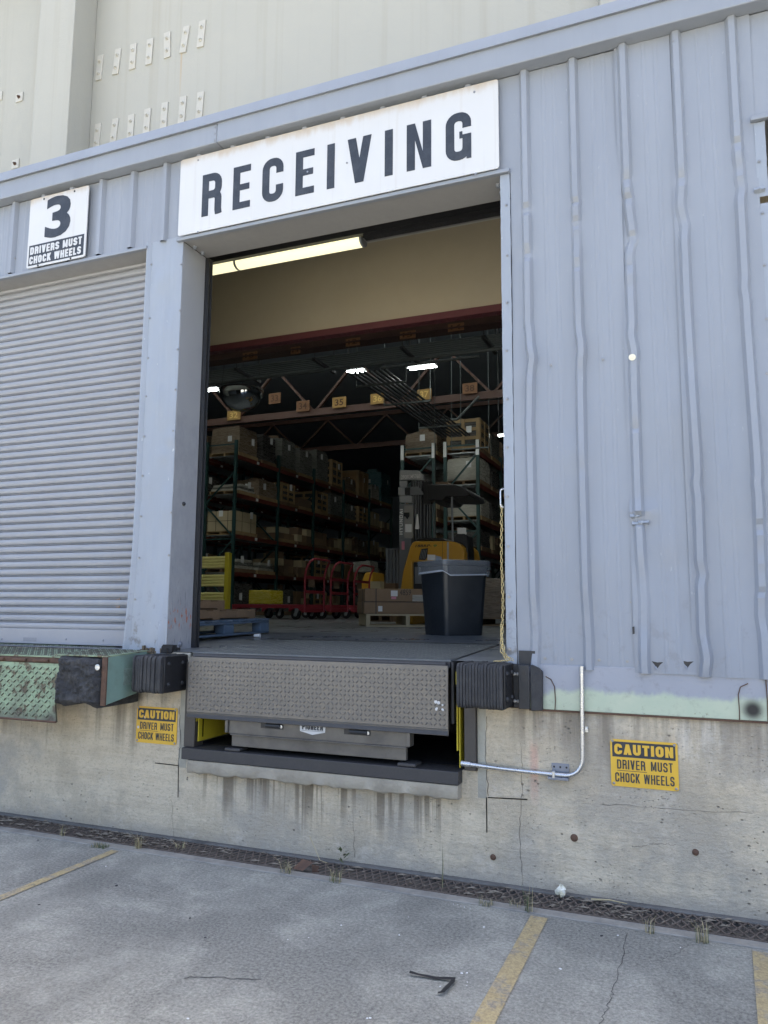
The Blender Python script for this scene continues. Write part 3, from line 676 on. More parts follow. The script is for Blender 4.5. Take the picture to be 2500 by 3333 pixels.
# right jamb trim, bent and riveted
def strip(name, pts_front, wd, yb, mat, seed, rough=.004, n=60):
    rg = random.Random(seed); V = []; (xa, za), (xb, zb) = pts_front
    for i in range(n+1):
        f = i/n; x = xa+(xb-xa)*f; z = za+(zb-za)*f; j = rg.uniform(-rough, rough)
        V.append([(x, yb, z), (x+rg.uniform(-1, 1)*rough*.5, -.012+j*.4, z), (x+wd*.5, -.012+j*.5, z), (x+wd+j*.6, -.012+j*.5, z), (x+wd+j*.6, -.001, z)])
    mb = MB(); mb.grid(V); return mb.build(name, mat, dock, ang=50)
strip('jamb_trim', ((2.470, 1.262), (2.470, HZ-.006)), .062, .28, M_jamb, 11, .0025)
strip('jamb_trim', ((3.955, 1.24), (3.955, 3.86)), .055, .2, M_jamb, 12, .002, 40)
strip('jamb_trim', ((3.945, 3.90), (3.948, HZ-.01)), .055, .2, M_jamb, 14, .002, 14)
b = MB(); b.box((3.93, -.04, HZ-.006), (6.6, -.002, HZ+.02)); b.build('door_header_flange', M_trim, dock, bevel=.003)
# left column between the two doors
def column_front():
    rg = random.Random(21); zs = np.linspace(1.252, HZ+.045, 110); V = []
    us = [0, .03, .09, .115, .13, .2, .26, .33, .40, .47, .55, .62, .68, .74, .80, .85, .9, .955, .962, 1.]
    dn = [(rg.uniform(.1, .9), rg.uniform(1.3, 4.2), rg.uniform(.08, .25), rg.uniform(.06, .5), rg.uniform(-.014, .010)) for _ in range(34)]
    for u in us:
        col = []
        for z in zs:
            fl = -.05*max(0, (2.15-z)/.9)**1.6 if z < 2.15 else 0.     # bottom of the sheet is bent out to the left
            xl = -.333+fl*(1-u)+(.0 if u > 0 else 0); xr = .0
            x = xl+(xr-xl)*u; y = -.006
            if u in (.0, .03): y = -.022
            if u == .115: y = -.001
            if u == .55: y = -.011
            for du, dz_, ru, rz, dp in dn:
                q = ((u-du)/ru)**2+((z-dz_)/rz)**2
                if q < 1: y += dp*1.4*(1-math.sqrt(q))
            if z < 1.8 and .75 < u < .97: y += .03*((1.8-z)/.55)*math.sin((u-.75)/.22*math.pi)*-1
            col.append((x, y, z+(0.03*math.exp(-((u-.62)/.12)**2) if z < 1.26 else 0)))
        V.append(col)
    mb = MB(); mb.grid(V, flip=True); return mb
column_front().build('door_column', M_jamb, dock, ang=30)
def mk_return():
    m, t, b = newmat('galvanised_return', .5, .0); n = N(t); p = n.P(); o = n.xyz(p)
    low = n.step(n.m('ADD', o[2], n.m('MULTIPLY', n.m('SUBTRACT', n.noise(p, 3, 4), .5), .5)), 3.05, 2.95)
    pnt = n.mix(n.noise(p, 3, 4), (.30, .31, .33), (.36, .37, .385))
    gal = n.mix(n.noise(n.map(p, (1, 1, .6)), 9, 6, .7), (.22, .232, .255), (.40, .41, .43))
    c = n.mix(low, pnt, gal)
    q = Vector((0, .13, 1.52)); dz = n.m('ABSOLUTE', n.m('SUBTRACT', o[2], q.z)); band = n.step(dz, .12, .04)
    org = n.m('MULTIPLY', band, n.ramp(n.noise(n.map(p, (8, 22, 9)), 1.6, 4, .6), [(.57, 0.), (.62, 1.)]))
    c = n.mix(n.m('MULTIPLY', org, .8), c, (.42, .10, .03))       # rubbed red paint marks
    scr = n.ramp(n.noise(n.map(p, (1, 30, 5)), 2, 4, .6), [(.58, 0.), (.66, 1.)]); c = n.mix(n.m('MULTIPLY', n.m('MULTIPLY', scr, n.step(o[2], 2.2, 1.3)), .5), c, (.06, .06, .07))
    n.set(b, 'Base Color', c); n.bump(b, n.noise(p, 8, 4), .2, .01); return m
M_ret = mk_return()
b = MB(); b.box((-.03, .0005, 1.262), (0.0, .285, HZ)); b.build('jamb_return', M_ret, dock, bevel=.002)
b = MB(); b.box((-.022, .29, 1.262), (.022, .335, HZ)); b.box((-.05, .335, 1.262), (.03, .345, HZ)); b.box((.024, .292, 1.262), (.032, .30, HZ-.05)); b.build('door_guide', M_dark, dock, bevel=.002)
b = MB(); b.box((2.466, .282, 1.262), (2.50, .33, HZ)); b.build('door_guide', M_dark, dock, bevel=.002)
q = axx(597, 1640, 0.0); b = MB(); b.lathe([(.016, 0), (.014, .01), (.008, .016), (0, .018)], q, 10, axis='X'); b.build('jamb_bolt', M_dark, dock)
q = axx(586, 2097, 0.0); b = MB(); b.lathe([(.022, 0), (.019, .01), (.008, .016), (0, .018)], q, 10, axis='X'); b.build('jamb_bolt', M_galv, dock)
# rotten wood showing at the torn foot of the column
b = MB()
for i in range(9):
    x = -.215+i*.022; h = random.uniform(.012, .05); b.box((x, -.028-random.uniform(0, .01), 1.256), (x+random.uniform(.012, .02), -.004, 1.256+h), rz=random.uniform(-.3, .3), ry=random.uniform(-.15, .15))
b.build('rotten_post_foot', simple('rotten_wood', (.13, .10, .065), .95, 0., .4, 25, bump=.5, dirt=(.03, .025, .02), dirt_amt=.9), dock)
b = MB()
for i in range(7): b.box((-.02+random.uniform(-.02, .04), -.03+i*.012, 1.256), (.02+random.uniform(0, .05), -.012+i*.012, 1.265+random.uniform(.01, .05)), rz=random.uniform(-.5, .5), rx=random.uniform(-.3, .3))
b.build('rotten_post_foot', simple('charred_wood', (.02, .019, .018), .95, 0., .4, 25, bump=.6), dock)
# roller shutter
sh = MB(); pit = .0625; zb, zt = 1.40, HZ; n = int((zt-zb)/pit)+1; prof = []
yS = .185
for i in range(n):
    z = zb+i*pit
    for dz_, y in ((0, .004), (.003, -.003), (.012, -.0075), (.028, -.010), (.046, -.009), (.056, -.005), (.0605, .003), (.062, .012), (.0635, .012), (.065, .002), (.068, -.0035), (.071, -.003), (.0735, .004), (.075, .012)):
        prof.append((z+dz_*pit/.0765, yS+y))
xs = np.linspace(-2.82, -.30, 15); rg = random.Random(3); wav = [[.0012*math.sin(x*2.1+i*.01) for x in xs] for i in range(len(prof))]
sh.grid([[(x, prof[i][1]+wav[i][j], prof[i][0]) for j, x in enumerate(xs)] for i in range(len(prof))], flip=False)
sho = sh.build('roller_shutter', M_shut, dock, ang=60)
sh = MB(); sh.box((-2.82, yS-.012, 1.29), (-.32, yS+.01, 1.402)); sh.box((-2.82, yS-.03, 1.283), (-.32, yS+.02, 1.291)); sh.build('bottom_bar', M_shut, sho, bevel=.003)
sh = MB()
q = at(97, 2081, yS-.012); sh.box((q.x-.07, yS-.0145, q.z-.014), (q.x+.07, yS-.012, q.z+.014))
sh.build('slide_lock', M_galv, sho, bevel=.002)
for (x, y) in ((6, 2080), (215, 2081), (336, 2085)):
    q = at(x, y, yS-.012); b = MB(); b.lathe([(.009, 0), (.007, .004), (0, .005)], q, 8, axis='Y'); b.build('bar_bolt', M_galv, sho)
b = MB(); b.box((-2.9, .30, 1.262), (-.2, .34, HZ+.3)); b.build('inner_backing', M_dark, dock)
# screws on the cladding
scr = [(x, y, -.006) for x, y in ((1774, 2142), (1862, 2145), (1950, 2148), (2042, 2152), (2333, 2162), (2437, 2166), (1793, 1187), (1962, 1169), (2329, 1136), (2063, 1497), (2072, 1685), (2077, 1783), (2080, 1910), (1878, 1447), (2052, 1960))]
scr += [(x, y, -.016) for x, y in ((1648, 667), (1651, 831), (1651, 984), (1649, 1140), (1651, 1298), (1651, 1455), (1652, 1616), (1654, 1778), (1657, 1942), (1659, 2112), (2471, 525), (2482, 693), (2488, 862), (2495, 1037), (2497, 1215))]
scr += [(x, y, -.010) for x, y in ((590, 860), (586, 1010), (578, 1137), (571, 1268), (563, 1402), (557, 1668), (549, 1807), (493, 860), (487, 1035), (482, 1165), (476, 1290), (469, 1420), (464, 1548), (459, 1680), (453, 1815), (440, 1950), (332, 781), (49, 841))]
scr += [(x, y, -.036) for x, y in ((2034, 402), (2203, 437), (2392, 396), (2375, 90), (2192, 136))]
s0 = MB(); s0.lathe([(.0095, 0), (.0095, .0015), (.0055, .0022), (.0055, .007), (0, .0075)], (0, 0, 0), 10, axis='Y')
s0o = s0.build('screw', M_bolt, None)
s0o.parent = dock
for i, (x, y, yy) in enumerate(scr):
    q = at(x, y, yy)-Vector(dock.location); oo = s0o if i == 0 else s0o.copy()
    if i: C.objects.link(oo)
    oo.location = q; oo.rotation_euler = (0, random.uniform(0, 3), 0)
b = MB(); q = at(2058, 1163, -.048); b.lathe([(.020, 0), (.020, .002), (.007, .0025), (.006, .007), (0, .0075)], q, 14, axis='Y'); b.build('pale_washer', simple('washer', (.75, .70, .55), .4), dock)
for (x, y) in ((2140, 2162), (2238, 2160)):    # torn holes with a curled flap
    q = at(x, y, -.020); b = MB(); b.add([q+Vector((-.030, 0, .016)), q+Vector((-.012, 0, -.008)), q+Vector((.0, 0, -.022)), q+Vector((.014, 0, -.002)), q+Vector((.032, 0, .013)), q+Vector((.0, 0, .010))], [(0, 1, 2, 3, 4, 5)])
    b.build('torn_hole', M_black, dock, smooth=False)
    b = MB(); b.add([q+Vector((-.02, -.003, -.008)), q+Vector((-.008, -.014, -.024)), q+Vector((.002, -.004, -.028)), q+Vector((-.004, -.002, -.014))], [(0, 1, 2, 3)]); b.build('torn_flap', M_side, dock)
for (x, y, wv, hv) in ((2062, 2052, .006, .022), (2042, 402, .004, .005), (2034, 403, .004, .006), (1600+1362/1.843, 642, .004, .004)):
    q = at(x, y, -.040 if y < 500 or x == 2062 else -.008); b = MB(); b.add([q+Vector((-wv, 0, -hv)), q+Vector((wv, 0, -hv*.8)), q+Vector((wv, 0, hv)), q+Vector((-wv, 0, hv*.9))], [(0, 1, 2, 3)]); b.build('rust_hole', M_dark, dock, smooth=False)
rg = random.Random(9)   # split and crumpled sheet on the third rib and on the far trim
for (x, y) in ((2068, 1680), (2075, 1705), (2095, 1700), (2472, 618),):
    q = at(x, y, -.02); V = []; b = MB()
    for i in range(5): V.append([q+Vector((-.028+.014*i, -.004-rg.uniform(0, .016), .012+rg.uniform(-.004, .004))), q+Vector((-.028+.014*i, -.010-rg.uniform(0, .014), -.004)), q+Vector((-.028+.014*i, .008, -.014+rg.uniform(-.005, .005)))])
    b.grid(V); b.build('crumpled_edge', M_jamb, dock, ang=20)

# ================================================================== tall building behind
TY = 2.0
tall = thing('tall_concrete_building', 'tall beige concrete building with flat steel anchor plates rising behind the dock', 'building', (0, 2.0, 1.3))
TOP = 10.0
b = MB(); LZ = at(1150, 1060, TY-.0).z
b.box((-45, TY, LZ), (45, TY+.08, TOP)); b.box((-45, TY, -.05), (-7.3, TY+.08, LZ)); b.box((8.5, TY, -.05), (45, TY+.08, LZ)); b.build('wall', M_beige, tall, smooth=False)
pl = MB(); 
pl.prism([(at(125, 120, 1.62).x, 1.62, 5.3), (at(238, 120, 1.62).x, 1.62, 5.3), (at(312, 120, TY).x, TY-.002, 5.3), (at(125, 120, 1.62).x-.15, TY-.002, 5.3)], (0, 0, TOP-.2-5.3)); pl.build('pilaster', M_beige, tall, bevel=.01)
pl = MB(); q = at(1953, 10, 1.85); pl.prism([(q.x, 1.85, 5.3), (q.x+1.3, 1.85, 5.3), (q.x+1.4, TY-.002, 5.3), (q.x-.03, TY-.002, 5.3)], (0, 0, TOP-.2-5.3)); pl.build('pilaster', M_beige, tall, bevel=.01)
b = MB(); b.box((-45, TY-.4, TOP), (45, 52, TOP+.3)); b.build('roof', M_soff, tall)
# anchor plates: upper row of seven, lower row of seven, each with two bolts
rows = [[(326, 222, 3), (382, 202, 6), (434, 186, 1), (488, 170, 2), (546, 148, -3), (603, 130, 9), (657, 112, 4)],
        [(318, 446, 3), (373, 430, 6), (427, 417, 1), (480, 398, 2), (536, 378, 2), (595, 359, 3), (652, 345, 3)]]
pb = MB(); pb.box((-.045, -.016, -.163), (.045, 0, .163)); pm = pb.build('anchor_plate', M_plate, None, bevel=.004)
bb = MB(); bb.lathe([(.022, 0), (.022, .008), (.014, .010), (.012, .028), (.0, .03)], (0, 0, 0), 10, axis='Y'); bo = bb.build('bolt', M_plate, None)
first = True
for row in rows:
    for x, y, tilt in row:
        q = at(x, y, TY); oo = pm if first else pm.copy()
        if not first: C.objects.link(oo)
        oo.parent = tall; oo.location = q-Vector(tall.location); oo.rotation_euler = (0, R(tilt*.9), 0)
        for s in (-.078, .078):
            b2 = bo if first and s < 0 else bo.copy()
            if not (first and s < 0): C.objects.link(b2)
            b2.parent = oo; b2.location = (0, -.016, s)
        first = False
for (x, y) in ((65, 318), (52, 535), (-2, 315)):
    q = at(x, y, TY); b = MB(); b.box((q.x-.06, TY-.014, q.z-.06), (q.x+.06, TY, q.z+.06)); po = b.build('anchor_plate', M_plate, tall, bevel=.004)
    b = MB(); b.lathe([(.022, 0), (.022, .008), (.014, .010), (.012, .028), (.0, .03)], (q.x, TY-.014, q.z), 10, axis='Y'); b.build('bolt', M_rust, po)
# ================================================================== inside floor levels
FZ = 1.345
def fz(y): return 1.268+(FZ-1.268)*max(0., min(1., y/2.))
def af(x, y):           # where a photo pixel meets the warehouse floor
    z = 1.3
    for _ in range(30):
        q = az(x, y, z); z = .5*z+.5*fz(q.y)
    return az(x, y, z)
# ================================================================== signs
def screwhead(o, x, y, z, m=M_bolt, r=.011):
    b = MB(); b.lathe([(r, 0), (r*.9, .003), (0, .0045)], (x, y, z), 10, axis='Y'); b.build('screw_head', m, o)
def rpanel(x0, x1, z0, z1, y0, y1, r=.02):
    mb = MB(); pts = []
    for cx, cz, a in ((x1-r, z1-r, 0), (x0+r, z1-r, 90), (x0+r, z0+r, 180), (x1-r, z0+r, 270)):
        for k in range(5): t = R(a+k*22.5); pts.append((cx+r*math.cos(t), y0, cz+r*math.sin(t)))
    mb.prism(pts, (0, y1-y0, 0)); return mb
sg = thing('receiving_sign', 'large white sign reading RECEIVING over the open dock door', 'sign', (1.22, -.05, HZ+.03))
rpanel(-.018, 2.474, HZ+.024, 5.005, -.052, -.044, .018).build('panel', M_white, sg)
L = at(655, 702, -.053); q = at(1540, 530, -.053); lh = at(660, 560, -.053).z-L.z
mb = MB(); lw = at(1538, 440, -.053).x-L.x
lettering(mb, 'RECEIVING', (.192, -.0525, 4.498), X1, Z1, .336, 2.10, t=.182, gap=.31, base=.535, depth=.0012)
mb.build('lettering', M_ink, sg, smooth=False)
for x, y in ((645, 521), (1544, 299), (644, 755), (1548, 566), (1129, 530), (1001, 559)): q = at(x, y, -.053); screwhead(sg, q.x, -.052, q.z, M_bolt, .008)
s3 = thing('dock_number_sign', 'square white sign with a black 3 above the closed roller shutter', 'sign', (-1.24, -.05, HZ+.02))
x0, x1 = -1.555, -.925
rpanel(x0, x1, HZ+.022, 4.998, -.052, -.044, .02).build('panel', M_white, s3)
mb = MB(); bfont(mb, '3', (at(148, 720, -.052).x, -.0525, HZ+.245), X1, Z1, .275, .365, bold=.035, depth=.001); mb.build('numeral', M_ink, s3, smooth=False)
mb = MB(); mb.box((x0+.02, -.0532, HZ+.04), (x1-.02, -.0521, HZ+.218)); mb.build('black_panel', M_ink, s3, smooth=False)
mb = MB(); lettering(mb, 'DRIVERS MUST', (x0+.035, -.0535, HZ+.135), X1, Z1, .066, x1-x0-.075, t=.25, gap=.14, base=.62); mb.build('lettering', M_white, s3, smooth=False); mb = MB(); lettering(mb, 'CHOCK WHEELS', (x0+.032, -.0535, HZ+.052), X1, Z1, .066, x1-x0-.075, t=.25, gap=.14, base=.62)
mb.build('lettering', M_white, s3, smooth=False)
for x, z in ((x0+.15, 4.975), (x1-.15, 4.975), (x0+.13, HZ+.03), (x1-.15, HZ+.03)): screwhead(s3, x, -.052, z, M_dark, .009)
def caution(xa, za, tilt, label):
    W_, H_ = .352, .252; o = thing('caution_sign', label, 'sign', (xa, -.004, za), group='yellow caution signs on the dock wall')
    Z0 = za; X0 = xa
    rpanel(X0, X0+W_, Z0, Z0+H_, -.006, -.002, .014).build('panel', M_yel, o)
    mb = MB(); mb.box((X0+.01, -.0068, Z0+.158), (X0+W_-.012, -.0061, Z0+H_-.012)); mb.build('black_band', M_ink, o, smooth=False)
    mb = MB(); lettering(mb, 'CAUTION', (X0+.022, -.0072, Z0+.172), X1, Z1, .056, W_-.045, t=.26, gap=.13, base=.66); mb.build('heading', M_yel, o, smooth=False)
    mb = MB(); lettering(mb, 'DRIVER MUST', (X0+.034, -.0063, Z0+.094), X1, Z1, .05, .29, t=.145, gap=.13, base=.46, space=.36); mb.box((X0+.034, -.0072, Z0+.084), (X0+.19, -.0063, Z0+.0865)); mb.build('lettering', M_ink, o, smooth=False); mb = MB(); lettering(mb, 'CHOCK WHEELS', (X0+.022, -.0063, Z0+.024), X1, Z1, .05, .308, t=.145, gap=.12, base=.46, space=.22)
    mb.build('lettering', M_ink, o, smooth=False)
    for x, z in ((.012, H_-.01), (W_-.016, H_-.012), (.014, .014), (W_-.014, .012)): screwhead(o, X0+x, -.006, Z0+z, M_bolt, .008)
    return o
caution(3.05, .614, 0, 'yellow caution sign beside the conduit on the bare wall at right')
cz = caution(-.234, .622, 0, 'yellow caution sign below the ribbed bumper left of the leveler')
b = MB()
for x, z in ((-.234+.075, .622+.178), (-.234+.018, .622+.105)): b.lathe([(.010, 0), (.007, .0006), (0, .0008)], (x, -.0072, z), 7, axis='Y')
b.build('paint_splash', M_white, cz)

# ================================================================== new dock leveler
lv = thing('dock_leveler', 'brown steel dock leveler with tread plate lip hanging below the open door', 'dock leveler', (1.2, 0, .625))
LX0, LX1, LY, LZ0, LZ1 = .268, 2.135, -.105, .832, 1.243
b = MB(); b.box((LX0, LY, LZ0+.04), (LX1, LY+.016, LZ1)); b.prism([(LX0, LY+.001, LZ0+.039), (LX0, LY+.012, LZ0), (LX0, LY+.016, LZ0), (LX0, LY+.016, LZ0+.039)], (LX1-LX0, 0, 0))
lo = b.build('lip', M_lip, lv, bevel=.002)
b = MB(); lozenges(b, (LX0+.004, LY+.0005, LZ0+.045), X1, Z1, LX1-LX0-.01, LZ1-LZ0-.055, .0285, .025, .0098, .005); b.build('tread_lugs', M_lug, lo, ang=60)
b = MB(); b.box((LX0+.002, LY+.002, LZ0+.004), (LX1-.002, LY+.011, LZ0+.038), rx=R(-14)); b.build('lip_edge', M_charcoal, lo)
b = MB(); rg = random.Random(4)
for k in range(9): q = (LX1-.02-rg.random()*.06, LY-.004, .98+rg.random()*.06); b.lathe([(rg.uniform(.004, .012), 0), (.003, .0012), (0, .0015)], q, 7, axis='Y')
b.build('paint_drip', M_white, lo)
b = MB(); b.tube([(LX0+.02, LY+.03, 1.248), (LX1-.02, LY+.03, 1.248)], .015, 10)
b.box((LX0-.0, LY+.05, 1.225), (LX1, -.002, 1.272)); b.build('hinge_header', M_charcoal, lv, bevel=.003)
DY = 1.12; dz = lambda y: fz(y)+.006
b = MB(); b.hexa([(.262, -.056, dz(0)-.012), (2.14, -.056, dz(0)-.012), (2.14, DY, dz(DY)-.012), (.262, DY, dz(DY)-.012), (.262, -.056, dz(0)), (2.14, -.056, dz(0)), (2.14, DY, dz(DY)), (.262, DY, dz(DY))])
dk = b.build('deck', M_deck, lv, bevel=.002)
vd = Vector((0, DY, dz(DY)-dz(0))).normalized()
b = MB(); lozenges(b, (.27, -.03, dz(0)), X1, vd, 1.86, 1.10, .042, .032, .010, .0024); b.build('tread_lugs', M_lugd, dk, ang=60)
b = MB(); b.hexa([(.262, DY+.004, dz(DY)-.01), (2.14, DY+.004, dz(DY)-.01), (2.14, DY+.05, dz(DY)-.006), (.262, DY+.05, dz(DY)-.006), (.262, DY+.004, dz(DY)+.004), (2.14, DY+.004, dz(DY)+.004), (2.14, DY+.05, dz(DY)+.006), (.262, DY+.05, dz(DY)+.006)]); b.build('rear_hinge', M_black, lv)
b = MB(); b.box((.222, -.085, .552), (2.19, .10, .628)); b.build('curb_angle', M_charcoal, lv, bevel=.004)
b = MB(); b.add([(PX0, .10, .629), (PX1, .10, .629), (PX1, 1.3, .629), (PX0, 1.3, .629)], [(0, 1, 2, 3)]); b.build('pit_floor', M_dark, lv, smooth=False)
b = MB(); b.box((.585, -.07, .745), (1.875, -.035, .875)); b.box((.60, -.05, .66), (1.85, -.02, .742)); b.box((.60, -.075, .735), (1.86, .05, .745)); 
fr = b.build('support_frame', M_frame, lv, bevel=.003)
for x in (.565, 1.865):
    b = MB(); b.box((x, -.085, .75), (x+.022, -.01, .905)); b.build('lip_keeper', M_frame, lv, bevel=.003)
for x in (.56, 1.80):
    b = MB(); b.box((x, -.075, .629), (x+.12, .04, .65)); b.build('weld_foot', M_charcoal, lv, bevel=.006)
for x0, x1 in ((.835, 1.005), (1.44, 1.62)):
    b = MB(); b.box((x0, -.0725, .795), (x1, -.0705, .848)); so_ = b.build('slot', M_black, lv, bevel=.004)
    b = MB(); b.tube([(x0+.04, -.075, .815), (x1-.02, -.075, .815)], .014, 10); b.build('cylinder', M_dark, so_)
    b = MB(); b.lathe([(.011, 0), (.011, .006), (0, .007)], (x1-.015, -.073, .812), 8, axis='Y'); b.build('bolt', M_zinc, so_)
b = MB(); x0, x1 = 1.125, 1.310
b.prism([(x0+.004, -.0712, .845), (x0, -.0712, .838), (x0+.003, -.0712, .795), ((x0+x1)/2, -.0712, .776), (x1-.003, -.0712, .795), (x1, -.0712, .838), (x1-.004, -.0712, .845)], (0, -.0012, 0))
bd = b.build('maker_badge', M_white, lv, smooth=False)
b = MB(); lettering(b, 'PIONEER', (x0+.018, -.0726, .806), X1, Z1, .034, .150, t=.25, gap=.11, base=.58); b.box((x0+.012, -.0728, .7985), (x0+.172, -.0725, .8005)); b.build('lettering', M_ink, bd, smooth=False)
for X_, lab in ((.305, 0), (2.178, 1)):
    b = MB(); b.box((X_, -.02, .665 if not lab else .64), (X_+.006, .42, 1.06)); b.box((X_-.012, -.035, .80 if not lab else .74), (X_-.006, .36, 1.10)); b.box((X_-.013, -.045, 1.13), (X_+.008, .02, 1.205))
    g_ = b.build('toe_guard', M_ygrd, lv, bevel=.001)
b = MB(); b.box((.3052-.001, .03, .69), (.3035, .05, .80)); b.box((.31+.003, .02, .69), (.313, .035, .81)); b.build('guard_slot', M_black, lv)
b = MB(); b.box((.208, -.045, .628), (.296, .06, 1.20)); b.build('pit_post', M_brown, lv, bevel=.004)
b = MB(); b.box((2.21, -.028, .63), (2.282, .06, 1.20)); b.build('pit_post', M_brown, lv, bevel=.004)
b = MB(); b.box((2.142, -.06, .90), (2.156, .3, 1.262)); b.build('deck_side', M_dark, lv)
b = MB(); b.box((PX0-.02, 1.25, .6), (PX1+.02, 1.3, 1.25)); b.box((PX0-.005, .06, .62), (PX0-.001, 1.25, 1.25)); b.box((PX1+.001, .06, .62), (PX1+.005, 1.25, 1.25)); b.build('pit_wall', M_dark, lv, smooth=False)

# ================================================================== bumpers
def laminated(x0, x1, y0, z0, z1, label, n, rside):
    o = thing('laminated_dock_bumper', label, 'dock bumper', ((x0+x1)/2, 0, z0), 'laminated rubber bumpers at the door')
    rg = random.Random(int(x0*100)+50); wd = (x1-x0)/n
    b = MB()
    for i in range(n):
        a = x0+i*wd; jy = rg.uniform(-.006, .006); jz = rg.uniform(-.004, .004)
        pts = []
        for k in range(7):
            t = R(180+k*15); pts.append((y0+jy+.03+.03*math.cos(t), z0+jz+.03+.03*math.sin(t)))
        pts += [(-.002, z0+jz), (-.002, z1+jz)]
        for k in range(7):
            t = R(90+k*15); pts.append((y0+jy+.03+.03*math.cos(t), z1+jz-.03+.03*math.sin(t)))
        b.prism([(a+.001, y, z) for y, z in pts], (wd-.002, 0, 0))
    lam = b.build('rubber_laminations', M_rubber, o, bevel=.002, seg=1)
    b = MB(); s = 1 if rside else 1
    b.prism([(x1+.0005, y0+.025, z0+.004), (x1+.0005, -.003, z0+.004), (x1+.0005, -.003, z1-.004), (x1+.0005, y0+.025, z1-.004)], (.010, 0, 0)); b.build('end_plate', M_black, o, bevel=.003)
    for y in (y0+.07, -.06):
        for z in (z0+.055, z1-.055):
            b = MB(); b.lathe([(.016, 0), (.014, .008), (.006, .013), (0, .0135)], (x1+.0105, y, z), 10, axis='X'); b.build('bolt', M_dark, o)
    return o
xl = at(438, 2190, -.28).x
laminated(-.062, .178, -.283, 1.004, 1.252, 'black laminated rubber bumper left of the leveler lip', 14, True)
laminated(2.232, 2.50, -.255, 1.018, 1.27, 'black laminated rubber bumper under the chain right of the leveler lip', 15, True)
ab = thing('bumper_bracket', 'black steel angle and rubber block beside the right hand bumper', 'bracket', (2.6, 0, 1.0))
b = MB(); b.box((2.512, -.035, 1.012), (2.55, -.022, 1.262)); b.box((2.552, -.075, 1.01), (2.617, -.060, 1.262)); b.box((2.552, -.060, 1.01), (2.562, -.022, 1.262)); b.build('angle', M_dark, ab, bevel=.004)
b = MB(); b.prism([(2.62, -.068, 1.0), (2.684, -.05, 1.004), (2.688, -.05, 1.225), (2.668, -.06, 1.245), (2.632, -.062, 1.262), (2.62, -.068, 1.262)], (0, .03, 0)); b.build('rubber_edge', M_rubber, ab, bevel=.006)
b = MB(); b.box((2.545, -.02, 1.255), (2.642, -.015, 1.34)); b.build('back_plate', M_dark, ab)
for z in (1.06, 1.215):
    b = MB(); b.box((2.575, -.0765, z-.011), (2.595, -.0752, z+.011)); b.build('slot', M_black, ab)
    for x in (2.522, 2.541): b = MB(); b.lathe([(.010, 0), (.010, .008), (0, .01)], (x, -.036, z-.01), 6, axis='Y'); b.build('bolt', M_bolt, ab)

# old green leveler in front of the shutter
ol = thing('old_dock_leveler', 'rusty pale green tread plate dock leveler below the closed shutter', 'dock leveler', (-1.5, 0, 1.0))
GX1 = -.69
b = MB(); V = []
for i in range(13):
    f = i/12; z = 1.175-.395*f; y = -.30-.05*f
    x1 = GX1+.065*max(0, f-.55)**1.3*2.0
    V.append([(-2.5, y, z), (-1.6, y, z), (x1-.02, y, z), (x1, y, z), (x1, y+.014, z)])
b.grid(V, flip=True); lp = b.build('lip', M_green, ol, ang=40)
b = MB()
lozenges(b, (-2.45, -.349, .792), X1, Vector((0, .048, .378)).normalized(), 2.45+GX1-.01, .37, .0325, .036, .010, .006, alt=True, ang=45, mi2=1); b.build('tread_lugs', [M_glug, M_green], lp, ang=60)  # lugs of one slant coloured dark, as if in shadow
b = MB(); b.tube([V[-1][0], V[-1][1], V[-1][3]], .008, 6); b.build('lip_edge', M_rust, lp)
b = MB(); b.box((-2.5, -.30, 1.178), (GX1-.005, -.285, 1.215))
for x in (-1.35, -1.13, -.92): b.box((x, -.318, 1.185), (x+.13, -.30, 1.205))
b.build('hinge_bar', M_rust, ol, bevel=.004)
b = MB(); b.hexa([(-2.5, -.30, 1.218), (GX1-.0, -.30, 1.218), (-.60, .16, 1.268), (-2.5, .16, 1.268), (-2.5, -.30, 1.226), (GX1, -.30, 1.226), (-.60, .16, 1.276), (-2.5, .16, 1.276)]); d2 = b.build('deck', M_green, ol)
b = MB(); lozenges(b, (-2.45, -.29, 1.2265), X1, Vector((0, .46, .05)).normalized(), 1.78, .43, .0325, .034, .0085, .005); b.build('tread_lugs', M_glug, d2, ang=60)
b = MB(); b.box((GX1-.03, -.27, .9), (GX1-.02, -.01, 1.2)); b.build('side_plate', M_green, ol)
ob = thing('bumper_housing', 'green steel box with a worn black rubber bumper block left of the ribbed bumper', 'dock bumper', (-.42, 0, .9))
gx = -.145
b = MB(); b.hexa([(gx-.012, -.425, .93), (gx, -.425, .93), (gx, -.004, 1.00), (gx-.012, -.004, 1.00), (gx-.012, -.425, 1.243), (gx, -.425, 1.243), (gx, -.004, 1.262), (gx-.012, -.004, 1.262)]); b.build('side_plate', M_teal, ob, bevel=.002)
b = MB(); b.hexa([(-.62, -.425, 1.243), (gx-.001, -.425, 1.243), (gx-.001, -.0, 1.264), (-.62, -.0, 1.264), (-.62, -.425, 1.252), (gx-.001, -.425, 1.252), (gx-.001, 0, 1.272), (-.62, 0, 1.272)]); tp = b.build('top_plate', M_green, ob, bevel=.002)
b = MB(); lozenges(b, (-.61, -.415, 1.2525), X1, Vector((0, .42, .02)).normalized(), .45, .40, .0325, .034, .0085, .003); b.build('tread_lugs', M_glug, tp, ang=60)
b = MB(); b.box((gx-.040, -.44, .925), (gx+.002, -.426, 1.246)); b.build('front_flange', M_rust, ob, bevel=.003)
b = MB(); b.box((gx+.0005, -.27, 1.045), (gx+.0016, -.09, 1.16)); pk = b.build('rating_plate', simple('worn_sticker', (.22, .30, .26), .5, 0., .3, 30, dirt=(.08, .08, .06), dirt_amt=.7), ob)
